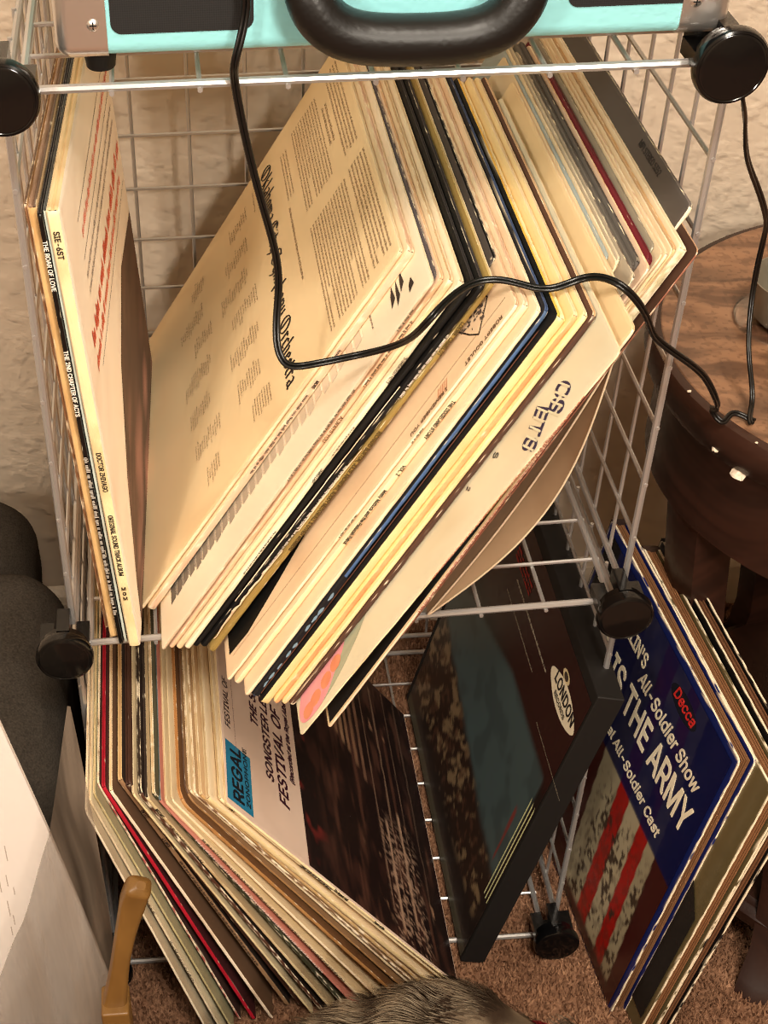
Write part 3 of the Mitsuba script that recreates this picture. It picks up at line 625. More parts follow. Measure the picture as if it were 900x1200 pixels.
# ---- loose open sleeve at the right end of the stack
def open_sleeve():
    k = thing('paper_sleeve', 'open brown paper record sleeve sagging below the right end of the upper stack', 'record sleeve')
    for side, off in ((0, 0.0), (1, .008)):
        n, mm = 26, 8; A = np.zeros((n, mm, 3))
        for i, s in enumerate(np.linspace(0, 1, n)):
            for j, d in enumerate(np.linspace(0, 1, mm)):
                bend = math.sin(PI * min(1, s * 1.25)) * (.006 + .019 * side) * (1 - .75 * d)
                th = math.radians(27.2); x = .2290 + .282 * s * math.sin(th) + bend * math.cos(th) + .0008 * side + .019 * (1 - s) ** 2 * (1 - d * .5) * .6
                A[i, j] = (x, -.028 + .012 * (1 - s) ** 2 + .31 * d + .006 * side * 0, -.001 + .282 * s * math.cos(th) - bend * math.sin(th))
        v, f = grid_mesh(A); m = quads(v, f)
        c = wear_colors(v, (176, 142, 112) if side == 0 else (206, 176, 140), .05, 3 + side, np.full(len(v), 1.0), stain=.2)
        part(k, 'front_panel' if side else 'back_panel', m, 'mat_paper', color=c, smooth=True)
        e = tube(A[:, 0], .0006, 5); part(k, 'cut_edge', e, 'mat_paper', color=vcol(e.vertices, (236, 214, 182)))
open_sleeve()

# ---- raised grey record wedged against the right side of the upper shelf
R['stereo'] = record('vinyl_record', 'dark grey record raised above the others at the right end, marked STEREO on its cover', 'record', GU, (26.8, .2285, -.0020, .0040, 3.6), (226, 204, 156), (112, 104, 98), (88, 82, 78), bare=True, wear=.3, swear=.6)
face_text('stereo', -.0002, 'MPI STEREO 5352', .0042, .092, .3075, 0, (48, 44, 42), squeeze=.85)

# ---- upright records at the left side
GL = 'records standing at the left side of the upper shelf'
LS = {'kraft': (-3.4, .0212, -.001, -.011, 2.5), 'tan': (-3.5, .0243, -.010, -.0108, 6.2), 'roar': (-3.6, .0305, -.018, -.0106, 3.6), 'teal': (-3.7, .0343, -.0165, -.0105, 2.6), 'zhiv': (-3.9, .0372, -.0215, -.0103, 8.6)}
def left(key, label, sp, tp, lf, **kw): R[key] = record('vinyl_record', label, 'record', GL, LS[key], sp, tp, lf, **kw)
left('kraft', 'thin brown record pressed against the left side grid', (140, 100, 70), (142, 116, 96), TAN, wear=.25, yaw=-3)
left('tan', 'thick tan spined record left of the black ROAR OF LOVE record', (214, 176, 120), (150, 120, 98), TAN, wear=.12, tcap=6.2, yaw=-3, tops=(.5, (104, 84, 70)), H=.317)
left('roar', 'black record spine reading THE ROAR OF LOVE THE 2ND CHAPTER OF ACTS', (9, 8, 9), (50, 47, 47), BLACK, wear=.03, gloss=True, tcap=3.6, yaw=-3, H=.317,
     texts=[('THE ROAR OF LOVE', 2.5, .016, (236, 228, 214), {'sq': .95}), ('THE 2ND CHAPTER OF ACTS', 2.5, .085, (236, 228, 214), {'sq': .95}), D(.16, .13, 2.4, (190, 182, 170))])
left('teal', 'thin white and black record spine between the ROAR OF LOVE and DOCTOR ZHIVAGO records', (196, 206, 196), (96, 98, 96), (40, 44, 44), right=(16, 15, 16), wear=.1, yaw=-3, H=.318)
left('zhiv', 'cream record spine reading DOCTOR ZHIVAGO ORIGINAL SOUND TRACK ALBUM, white cover with red print', (238, 218, 168), (222, 196, 150), CREAM, right=(232, 216, 196), bare=True, wear=.1, tcap=8.4, yaw=-3, H=.32,
     texts=[('DOCTOR ZHIVAGO', 3.0, .158, INK, {'sq': .78}), ('ORIGINAL SOUND TRACK ALBUM', 3.0, .206, INK, {'sq': .74})])
k, M, t = R['zhiv']
g = text3('SIE-6ST', .0032, (.0012, -.0012, .308), (0, 0, -1), (1, 0, 0), squeeze=.9, bold=True); g.apply_translation((.0014, 0, .0)); part(k, 'lettering', g, 'mat_paper', M=M, color=vcol(g.vertices, INK))
for i, ch in enumerate('MGM'):
    g = text3(ch, .0026, (.0042, -.0012, .052 - i * .0042), (1, 0, 0), (0, 0, 1), squeeze=1, bold=True, align='c'); part(k, 'lettering', g, 'mat_paper', M=M, color=vcol(g.vertices, INK))
RED = (206, 84, 60); xr = t + .0002
rng = np.random.default_rng(21)
def zline(v, u0, u1, h, col, nm='small_print'):
    g = strokes(words(rng, 0, u1 - u0, h), (xr, u0, v), (0, 1, 0), (0, 0, 1)); part(k, nm, g, 'mat_paper', M=M, color=vcol(g.vertices, col), stuff=True)
for v, col in ((.286, (90, 70, 64)), (.262, (90, 70, 64)), (.19, (90, 70, 64))):
    g = panel_mesh(xr, [(.05, v), (.30, v), (.30, v + .0006), (.05, v + .0006)]); part(k, 'printed_rule', g, 'mat_paper', M=M, color=vcol(g.vertices, col))
zline(.272, .06, .30, .006, RED); zline(.25, .05, .29, .004, (120, 104, 96)); zline(.24, .05, .29, .004, (120, 104, 96)); zline(.215, .03, .30, .011, RED); zline(.2, .03, .28, .008, RED)
g = panel_mesh(xr, [(.02, .004), (.31, .004), (.31, .16), (.21, .168), (.13, .14), (.07, .09), (.03, .03)]).subdivide().subdivide().subdivide()
w = meshkit.fbm(g.vertices * 34, 4, 6)[:, None]; w2 = np.clip((meshkit.fbm(g.vertices * 60 + 9, 3, 2) - .5) * 6, 0, 1)[:, None]
lo = np.clip((.11 - g.vertices[:, 2]) / .05, 0, 1)[:, None]; c = lin((62, 50, 43)) * (1 - w) + lin((112, 86, 70)) * w; w2 = w2 * lo; c = c * (1 - w2 * .8) + lin((186, 136, 118)) * w2 * .8
part(k, 'printed_picture', g, 'mat_paper', 'brown and rose film still', M=M, color=c)

# ------------------------------------------------------------------ lower shelf
GLO = 'records leaning left on the lower shelf'
Z0 = -.3885
def low(key, label, th, xb, yf, t, sp, tp, lf, **kw): R[key] = record('vinyl_record', label, 'record', GLO, (th, xb, yf, Z0, t + .1), sp, tp, lf, **kw)
OFF = (220, 204, 170)
low('la', 'leftmost record of the lower shelf with a ragged white torn edge', -14.5, .0808, -.1004, 2.4, (216, 204, 184), TAN, BROWN, right=(186, 170, 142), wear=.55)
low('lb', 'second record of the lower shelf with a cream spine and small black print', -15.42, .0882, -.0906, 2.4, OFF, CREAM, (60, 50, 42), right=(206, 192, 160), wear=.12, texts=[D(.10, .035, 1.8, INK), D(.17, .06, 1.8, INK)])
low('lc', 'olive cream record third from the left of the lower shelf', -16.1, .0943, -.0838, 2.4, (186, 174, 128), (214, 196, 150), (96, 100, 70), right=(150, 144, 112), wear=.1)
low('ld', 'record with a torn pink and black edge left of the red spine', -16.79, .1005, -.0739, 2.41, (178, 88, 84), (200, 180, 150), (64, 44, 38), wear=.5, swear=.42)
low('lred', 'bright red record, the only red spine of the lower shelf', -18.4, .1114, -.0749, 4.69, (176, 22, 44), (172, 28, 44), (150, 24, 40), right=(60, 20, 24), wear=.05, tcap=4.0)
low('lwhite', 'clean white record spine right of the red one', -20.33, .1264, -.0753, 5.24, (236, 216, 190), (232, 210, 170), CREAM, right=(96, 72, 54), wear=.05, tcap=3.6)
low('ltan', 'tan record spine with small dark print right of the white one on the lower shelf', -21.87, .1399, -.0639, 5.8, (150, 116, 84), (204, 172, 122), TAN, right=(44, 34, 28), wear=.1, tcap=4.8, texts=[('CM 1123', 2.0, .035, INK), ('J. S. BACH', 2.0, .07, INK), D(.1, .15, 2.0, INK)])
low('ldark', 'thick record with a plain dark brown top edge', -23.23, .1517, -.0665, 6.6, (66, 40, 28), (72, 46, 34), (70, 44, 32), wear=.06, rc=.006)
low('lcreamthin', 'thin cream white record right of the dark brown one', -23.97, .1602, -.0731, 3.64, (226, 208, 160), (222, 204, 168), CREAM, right=(196, 178, 142), wear=.08, tcap=2.4)
low('lmottle', 'black record with white flecked worn edge on the lower shelf', -24.83, .1685, -.0717, 4.11, (84, 52, 36), (58, 46, 36), (70, 44, 32), right=(36, 26, 22), wear=.32, rc=.006)
low('lmozart', 'record with a cream spine reading MOZART and dark top edge', -25.82, .178, -.0732, 4.18, (206, 184, 140), (66, 54, 46), (190, 168, 126), right=(178, 156, 120), wear=.14, tcap=3.2, texts=[('MOZART', 2.2, .014, INK), D(.034, .05, 1.4, INK)])
low('lgreen', 'dark green record with white flecks along its spine', -26.81, .1875, -.0684, 3.98, (58, 58, 40), (214, 192, 152), (60, 60, 44), right=(90, 86, 66), wear=.3)
low('lpink', 'record with a dusty pink spine and white print on the lower shelf', -28.1, .1983, -.0721, 3.01, (190, 122, 106), (104, 118, 120), (186, 120, 104), wear=.1, texts=[D(.05, .2, 1.8, (240, 216, 200))])
low('lalb', 'cream record whose spine print starts below a black block', -29.3, .2075, -.0705, 3.55, (222, 200, 158), (218, 196, 154), CREAM, right=(206, 184, 144), wear=.1, texts=[D(.05, .22, 1.8, INK)])
low('lw2', 'smooth white record spine left of the orange tan one', -30.7, .2183, -.066, 4.49, (236, 216, 180), (226, 204, 164), CREAM, right=(214, 192, 154), wear=.06, tcap=3.0)
low('lorange', 'orange tan record with a crumpled broken top edge', -32.38, .2314, -.063, 4.18, (168, 122, 72), (186, 134, 80), (176, 132, 84), right=(96, 66, 40), wear=.14, rc=.012)
low('lbrown', 'brown record with rounded corner right of the orange tan one', -33.03, .2393, -.0563, 2.63, (150, 112, 70), (112, 86, 68), (120, 90, 66), right=(130, 100, 70), wear=.14, rc=.012)
low('lc3', 'cream record with torn white corner in the middle right of the lower shelf', -33.44, .2444, -.0515, 2.92, (226, 206, 164), (216, 192, 150), CREAM, right=(206, 184, 146), wear=.36)
low('lworn', 'badly worn brown spined record of the lower shelf', -33.92, .2501, -.0537, 2.95, (126, 94, 66), (204, 178, 136), TAN, right=(176, 144, 106), wear=.4)
low('ltan2', 'tan record with a thin dark red seam on the lower shelf', -34.41, .2559, -.0543, 3.88, (196, 162, 112), (206, 178, 134), TAN, wear=.24, tops=(.3, (214, 190, 146)))
low('ltan3', 'yellowed record fourth from the FESTIVAL cover with plain rounded edge', -35.06, .2635, -.0561, 4.97, (220, 196, 146), (200, 178, 138), CREAM, wear=.14)
low('lwide', 'cream record spine printed SHARE YOUR FAITH THROUGH MUSIC', -35.88, .2762, -.0548, 3.4, (236, 216, 170), (214, 194, 150), CREAM, wear=.12, texts=[('The P', 2.2, .012, INK), ('SHARE YOUR FAITH THROUGH MUSIC', 2.0, .1, INK)])
low('fest', 'record cover with a white FESTIVAL band, blue REGAL label and dark concert hall photo', -36.4, .283, -.0575, 3.6, (238, 220, 172), (226, 206, 166), (226, 206, 176), right=(214, 190, 172), bare=True, wear=.08, rc=.002, tcap=3.0, texts=[('The Regent Hall', 2.2, .135, INK), ('Sound of the', 2.2, .19, INK)])

def paint(key_or_kM, name, x, u0, u1, v0, v1, nu, nv, fn, label=None, side=-1):
    k, M = key_or_kM; u = np.linspace(u0, u1, nu + 1); v = np.linspace(v0, v1, nv + 1); U, V = np.meshgrid(u, v, indexing='ij')
    verts, f = grid_mesh(np.stack([np.full_like(U, x), U, V], -1)); c = fn(verts[:, 1], verts[:, 2])
    return part(k, name, quads(verts, f), 'mat_gloss', label, M=M, color=c)
def fb(u, v, su, sv, o=3, s=0): return meshkit.fbm(np.stack([u * su, v * sv, 0 * u + s * 3.7], -1), o, s)
def mixc(c, d, w): w = np.clip(w, 0, 1)[:, None]; return c * (1 - w) + lin(d) * w
def step(a, b, x): t = np.clip((x - a) / (b - a), 0, 1); return t * t * (3 - 2 * t)

k, M, t = R['fest']; xf = t + .0002
def hall(u, v):
    n = fb(u, v, 30, 60); c = mixc(np.tile(lin((30, 19, 18)), (len(u), 1)), (60, 37, 31), step(.5, .8, n) * .7)
    c = mixc(c, (92, 60, 48), step(.55, .75, fb(u, v, 25, 160, 2, 4)) * .5 * step(.20, .15, v))
    for v0, w, a, b, col in ((.150, .004, .20, .31, (176, 138, 108)), (.142, .003, .19, .31, (150, 112, 88)), (.133, .0035, .185, .31, (176, 138, 108)), (.124, .003, .18, .31, (164, 124, 96)), (.114, .0035, .17, .31, (150, 112, 88)),
                             (.103, .003, .16, .31, (140, 104, 84)), (.09, .0016, .03, .30, (140, 110, 92)), (.078, .0025, .015, .13, (196, 160, 134)), (.068, .0012, .02, .3, (150, 120, 100)), (.055, .0028, .03, .15, (190, 154, 128)), (.045, .001, .02, .31, (120, 96, 80)), (.024, .0012, .05, .31, (96, 76, 64))):
        c = mixc(c, col, step(w, w * .5, np.abs(v - v0 - .002 * (fb(u, v, 40, 1, 2, 9) - .5))) * step(a - .004, a + .004, u) * step(b + .004, b - .004, u) * (.4 + .4 * fb(u, v, 70, 20, 2, 3)))
    dots = step(.62, .75, meshkit.noise(np.stack([u * 420, v * 330, 0 * u], -1))) * step(.095, .085, v) * step(.03, .045, v) * step(.15, .1, u)
    c = mixc(c, (176, 144, 122), dots * .6)
    sp = step(.68, .8, fb(u, v, 50, 90, 3, 8)) * step(.14, .1, v); c = mixc(c, (176, 134, 106), sp * .7)
    return mixc(c, (120, 40, 36), step(.64, .78, fb(u, v, 60, 60, 2, 12)) * step(.17, .19, v) * .7)
paint((k, M), 'printed_photo', xf, .002, .312, .002, .214, 130, 130, hall, 'dark photograph of a concert hall')
print_patch('fest', 'blue_label', panel_mesh(xf, [(.005, .2835), (.064, .2815), (.064, .312), (.005, .314)]), (36, 116, 150), 'blue REGAL label')
for tx, h, u, v, b, sh, sq in (('REGAL', .0125, .0075, .2945, True, 0, 1.0), ('ZONOPHONE', .0045, .010, .2865, False, 0, 1.5)): face_text('fest', xf + .0002, tx, h, u, v, 0, (14, 20, 28), 1, squeeze=sq, bold=b, shear=sh)
for tx, h, u, v, sh, sq in (('FESTIVAL OF', .0118, .042, .2335, .2, 1.0), ('SONGSTER LEADERS', .0092, .058, .2515, .2, 1.0), ('THE SALVATION ARMY', .0088, .105, .2665, .2, 1.0)): face_text('fest', xf, tx, h, u, v, 0, (52, 18, 30), 1, squeeze=sq, bold=True, shear=sh)
face_text('fest', xf, '(Recorded at the Royal Albert Hall)', .0055, .075, .222, 0, (52, 18, 30), 1, squeeze=.9, bold=True, shear=.2)
face_text('fest', xf, 'FESTIVAL OF', .006, .078, .3045, 0, (60, 40, 40), 1, squeeze=1, shear=.15)
print_patch('fest', 'printed_rule', panel_mesh(xf, [(.008, .2985), (.31, .2985), (.31, .2989), (.008, .2989)]), (150, 120, 110))

# ---- big black opera box set
k = thing('record_box_set', 'thick black record box set with white LONDON badge, leaning right on the lower shelf', 'record box')
Mx = frame((.291, -.033, -.388), 13.0)
b_ = tm(rbox(0, .021, 0, .315, 0, .322, .0012, 12)); part(k, 'box_shell', b_, 'mat_paper', M=Mx, color=wear_colors(b_.vertices, (20, 18, 17), .02, 4, np.full(len(b_.vertices), 1.)), smooth=30)
def opera(u, v):
    n = fb(u, v, 40, 40); c = np.tile(lin((30, 24, 22)), (len(u), 1)); c = mixc(c, (46, 20, 18), step(.2, .225, v) * .8)
    sky = step(.085, .10, v - .12 * (u - .02) + .02 * (n - .5)) * step(.222, .212, v + .25 * (u - .13) * (u > .13)) * step(.012, .016, u)
    c = mixc(c, (62, 78, 80), sky); c = mixc(c, (48, 60, 62), sky * step(.45, .7, n) * .6)
    cr = step(.03, .05, v + .05 * (u - .1)) * step(.10, .085, v - .12 * (u - .02)) * step(.01, .02, u)
    s = step(.52, .6, fb(u * .6 + .5 * v, v - .5 * u, 130, 60, 3, 5)); c = mixc(c, (40, 28, 22), cr); c = mixc(c, (124, 104, 78), cr * s * .85); c = mixc(c, (70, 46, 34), cr * step(.6, .7, fb(u, v, 150, 150, 2, 7)) * .7)
    c = mixc(c, (120, 40, 34), step(.0022, .0012, np.abs(u - .028 - .03 * (v - .1))) * step(.10, .11, v) * step(.17, .16, v) * .8)
    return mixc(c, (64, 66, 52), step(.016, .012, v) * .6)
paint((k, Mx), 'printed_picture', -.0003, .003, .307, .003, .312, 120, 120, opera, 'painted opera scene with pale sky')
for u0 in (.0045, .0095, .0145):
    g = panel_mesh(-.0006, [(u0, .075), (u0 + .0016, .075), (u0 + .0016, .195), (u0, .19)]); part(k, 'pale_line', g, 'mat_paper', M=Mx, color=vcol(g.vertices, (186, 188, 140)))
K = (k, Mx, 0)
bd = [(.003, .277), (.014, .2845), (.034, .2905), (.058, .288), (.082, .277), (.058, .2655), (.034, .2645), (.014, .2695)]
g = panel_mesh(-.0006, blob(bd, 2)); part(k, 'badge', g, 'mat_paper', 'white pointed badge', M=Mx, color=vcol(g.vertices, (214, 204, 178)))
g = panel_mesh(-.0007, [(.050 + .0085 * math.cos(a), .2925 + .0042 * math.sin(a)) for a in np.linspace(0, 2 * PI, 20)[:-1]]); part(k, 'badge_oval', g, 'mat_paper', M=Mx, color=vcol(g.vertices, (196, 180, 140)))
g = panel_mesh(-.0008, [(.050 + .005 * math.cos(a), .2925 + .003 * math.sin(a)) for a in np.linspace(0, 2 * PI, 12)[:-1]]); part(k, 'badge_head', g, 'mat_paper', M=Mx, color=vcol(g.vertices, (60, 50, 40)))
face_text(K, -.0007, 'LONDON', .0095, .0655, .2765, 0, (30, 26, 24), squeeze=.95, bold=True)
face_text(K, -.0007, 'RECORDS', .0038, .056, .2695, 0, (30, 26, 24), squeeze=1.2)
rng = np.random.default_rng(8)
for v, u0, l, h, col in ((.266, .19, .11, .0024, (170, 160, 140)), (.247, .20, .1, .0016, (150, 140, 120)), (.232, .06, .08, .0012, (150, 140, 120))):
    g = strokes(words(rng, 0, l, h), (-.0006, u0, v), (0, -1, 0), (0, 0, 1)); part(k, 'small_print', g, 'mat_paper', M=Mx, color=vcol(g.vertices, col), stuff=True)
g = strokes([(x, x + rng.uniform(.003, .007), y, y + rng.uniform(.001, .003)) for x in np.arange(0, .05, .005) for y in (0, .004, .008)], (-.0006, .21, .276), (0, -1, 0), (0, 0, 1)); part(k, 'red_script', g, 'mat_paper', 'red script on the cover', M=Mx, color=vcol(g.vertices, (140, 36, 30)), stuff=True)

# ------------------------------------------------------------------ record albums on the carpet
def album(label, th, B, yaw, L, H, t, cover, paper, spine, seed, chip=.5):
    """A bound album: two worn boards with paper pockets between them."""
    k = thing('record_album', label, 'record album', 'record albums leaning beside the rack'); M = frame(B, th, yaw)
    P = jacket_shape(L, H, .0022, .005, seed, .0004)
    us = np.r_[0, .001, .0025, .005, np.linspace(.02, L - .02, 24), L - .003, L]; vs = np.r_[0, .001, .0025, .005, np.linspace(.02, H - .02, 28), H - .006, H - .0025, H - .001, H]
    U, V = np.meshgrid(us, vs, indexing='ij')
    for i, xo in enumerate((0, t - .0022)):
        vv, ff, cc, o = [], [], [], 0
        d = np.minimum(np.minimum(U, L - U), np.minimum(V, H - V)).reshape(-1)
        for s in (0, 1):
            A = P(U, V, float(s)); A[..., 0] += xo; v, f = grid_mesh(A); f = f if s else f[:, ::-1]; vv.append(v); ff.append(f + o); o += len(v)
            cc.append(wear_colors(v, cover, .16, seed + s + i, d, amt=chip * 3.2, stain=0, sc=.8))
        part(k, 'cover_board', quads(np.vstack(vv), np.vstack(ff)), 'mat_gloss', M=M, color=np.vstack(cc))
        e1 = np.concatenate([np.stack([0 * vs, vs], 1), np.stack([us[1:], 0 * us[1:] + H], 1)])
        ed = np.linspace(0, 1, 240); l1 = H; q = ed * (H + L); uu = np.where(q < l1, 0, q - l1); vv_ = np.where(q < l1, q, H)
        A = np.stack([P(uu, vv_, s) for s in (0., .33, .66, 1.)], 1); A[..., 0] += xo; v, f = grid_mesh(A)
        g = quads(v, f); part(k, 'worn_edge', g, 'mat_paper', M=M, color=wear_colors(v, cover, .55, seed + 40 + i, np.full(len(v), .0006), amt=.8, stain=.15, sc=.5))
    n = max(3, int((t - .006) / .0016))
    for i in range(n):
        x = .0028 + (t - .0062) * (i + .5) / n; rng = np.random.default_rng(seed + i); s = rng.uniform(.0012, .0035)
        g = box(x - .0006, x + .0006, s, L - .004, .004, H - s * .9)
        part(k, 'paper_pocket', g, 'mat_paper', M=M, color=wear_colors(g.vertices, paper, 0, seed + i, np.full(len(g.vertices), 1.), stain=.5))
    g = box(0.0005, t - .0005, L - .004, L + .001, 0, H); part(k, 'spine', g, 'mat_paper', M=M, color=vcol(g.vertices, spine))
    return k, M
AB = np.array([.406, -.088, -.394])
ka, Ma = album('blue red and white album printed THIS IS THE ARMY, leaning beside the rack', 8.7, AB, 4.5, .27, .305, .0142, (24, 34, 92), (118, 82, 54), (40, 26, 22), 3)
KA = (ka, Ma, 0)
def army(u, v):
    n = fb(u, v, 60, 60); c = np.tile(lin((60, 22, 18)), (len(u), 1)); us = u - .10 * (v - .16)
    for a, b, col in ((.113, .150, (150, 138, 112)), (.092, .113, (148, 26, 20)), (.068, .092, (168, 154, 126)), (.050, .068, (148, 26, 20)), (.034, .050, (150, 138, 112))):
        c = mixc(c, col, step(a - .0006, a + .0006, us) * step(b + .0006, b - .0006, us) * step(.012, .02, v))
    crowd = step(.5, .58, fb(u, v, 300, 210, 2, 3)) * step(.03, .036, us) * step(.155, .14, us)
    blob_ = step(.45, .6, n + .25 * np.cos((us - .08) / .022 * PI) * (us < .15)); c = mixc(c, (52, 38, 28), crowd * (.35 + .6 * blob_) * step(.155, .13, v))
    c = mixc(c, (30, 24, 22), step(.165, .2, us) * .8); c = mixc(c, (96, 88, 74), step(.0012, .0006, np.abs(v - .03)) * .7)
    c = mixc(c, (12, 18, 62), step(.1595, .1605, v) * (.92 + .08 * n)); return mixc(c, (20, 17, 17), step(.236, .237, u))
paint((ka, Ma), 'cover_print', -.0009, .005, .262, .004, .2985, 130, 130, army, 'blue cover over red and white stripes')
face_text(KA, -.0011, 'THIS IS THE ARMY', .0275, .262, .2045, 0, (232, 220, 192), width=.244, bold=True)
face_text(KA, -.0011, "IRVING BERLIN'S", .0135, .256, .2545, 0, (226, 214, 186), width=.112, bold=True)
face_text(KA, -.0011, 'All-Soldier Show', .0135, .146, .2415, 0, (222, 210, 184), width=.120, bold=True, shear=.25)
face_text(KA, -.0011, 'Original All-Soldier Cast', .0105, .196, .1715, 0, (222, 210, 184), width=.152, bold=True, shear=.25)
g = panel_mesh(-.0010, [(.079 + .024 * math.cos(a), .2785 + .0095 * math.sin(a)) for a in np.linspace(0, 2 * PI, 28)[:-1]]); part(ka, 'label_oval', g, 'mat_paper', M=Ma, color=vcol(g.vertices, (18, 18, 30)))
face_text(KA, -.0012, 'Decca', .0105, .0975, .275, 0, (196, 40, 36), width=.036, bold=True, shear=.3)
kb, Mb = album('olive covered album with worn cream edges, second of the three beside the rack', 8.9, AB + np.array([.0152, -.024, 0.002]), 4.2, .262, .300, .0150, (96, 84, 56), (126, 86, 56), (52, 36, 26), 11)
for (u, v, r) in ((.05, .235, .02), (.09, .2, .026)):
    g = panel_mesh(-.0008, [(u + r * math.cos(a), v + r * .9 * math.sin(a)) for a in np.linspace(0, 2 * PI, 24)[:-1]]); part(kb, 'printed_disc', g, 'mat_paper', M=Mb, color=vcol(g.vertices, (70, 60, 42)))
g = panel_mesh(-.0008, [(.004, .02), (.258, .02), (.258, .262), (.13, .238), (.05, .195), (.004, .15)]); part(kb, 'dark_panel', g, 'mat_paper', M=Mb, color=vcol(g.vertices, (26, 22, 20)))
kc, Mc = album('black album with chipped white edges, outermost of the three beside the rack', 9.2, AB + np.array([.0312, -.020, 0.002]), 4.0, .266, .300, .013, (24, 21, 21), (108, 72, 48), (24, 20, 20), 19)

# ------------------------------------------------------------------ suitcase record player on the rack
def suitcase():
    k = thing('record_player', 'turquoise suitcase record player with black handle standing on the wire rack', 'record player')
    x0, x1, y0, y1, z0, z1 = .0305, .3665, -.014, .236, .3855, .492
    body = rbox(x0, x1, y0, y1, z0, z1, .007, 28)
    cut = m3.Manifold.cube((.8, .03, .0016)).translate((0, y0 - .028, .462)); body = body - cut
    part(k, 'case', tm(body), 'mat_turquoise', smooth=40)
    for gx0, gx1, gz in ((.0575, .1277, .3972), (.2835, .3505, .4015)):
        rr = .0055; cs = m3.CrossSection([[(gx0 + rr, gz + rr), (gx1 - rr, gz + rr), (gx1 - rr, .455 - rr), (gx0 + rr, .455 - rr)]]).offset(rr, m3.JoinType.Round, 2, 32)
        g = tm(m3.Manifold.extrude(cs, .0012).rotate((90, 0, 0)).translate((0, y0 + .0004, 0))); part(k, 'speaker_grille', g, 'mat_grille', 'black mesh speaker grille')
    outer = rbox(x0 - .0009, x1 + .0009, y0 - .0009, y1 + .0009, z0 - .0009, z1 + .0009, .0075, 28) - rbox(x0 + .0002, x1 - .0002, y0 + .0002, y1 - .0002, z0 + .0002, z1 - .0002, .007, 28)
    for sx in (0, 1):
        ex = x0 if sx == 0 else x1; w = .027
        c = m3.Manifold.cube((w, w, w + .006)).translate((ex - .002 if sx == 0 else ex + .002 - w, y0 - .002, z0 - .002)) ^ outer
        q = part(k, 'metal_corner', tm(c), 'mat_chrome', 'chrome corner guard', smooth=35)
        sxp = ex + (.0185 if sx == 0 else -.0185)
        sc = lathe([(0, .0012), (.0012, .0013), (.0028, .0006), (.0032, 0)], 24); sc.apply_transform(np.array([[1, 0, 0, sxp], [0, 0, -1, y0 - .0008], [0, 1, 0, z0 + .0168], [0, 0, 0, 1.]]))
        cr = m3.Manifold.cube((.0034, .0006, .0006), True) + m3.Manifold.cube((.0006, .0006, .0034), True)
        part(q, 'screw', sc, 'mat_chrome', smooth=40)
        g = tm(cr.translate((sxp, y0 - .0020, z0 + .0168))); part(q, 'screw_slot', g, 'mat_rubber')
    for fx in (.0505, .3605):
        for fy in (.006, .216):
            f = lathe([(0, .3735), (.0068, .3735), (.0074, .3742), (.0088, .3835), (.0088, .3865), (0, .3865)], 32); f.apply_translation((fx, fy, 0)); part(k, 'rubber_foot', f, 'mat_rubber', smooth=35)
    pts = smooth_path([(.1485, -.013, .452), (.1492, -.026, .437), (.1530, -.033, .419), (.1615, -.035, .4065), (.1750, -.0355, .3995), (.2045, -.036, .3968), (.2350, -.0355, .3985), (.2490, -.035, .4055), (.2570, -.033, .418), (.2605, -.026, .437), (.2612, -.013, .452)], 60)
    s = np.linspace(0, 1, 60); rad = .0085 + .0038 * np.clip(np.sin(PI * s) * 1.5, 0, 1) ** .8
    part(k, 'handle', tube(pts, rad, 20), 'mat_handle', 'padded black leatherette handle', smooth=60)
    for hx in (.1485, .2612):
        g = tm(rbox(hx - .011, hx + .011, y0 - .006, y0 + .001, .440, .468, .002, 12)); part(k, 'handle_mount', g, 'mat_chrome', smooth=35)
    g = tm(rbox(.355, .372, y0 - .004, y0 + .003, .430, .450, .0015, 12)); part(k, 'latch', g, 'mat_chrome', smooth=35)
suitcase()

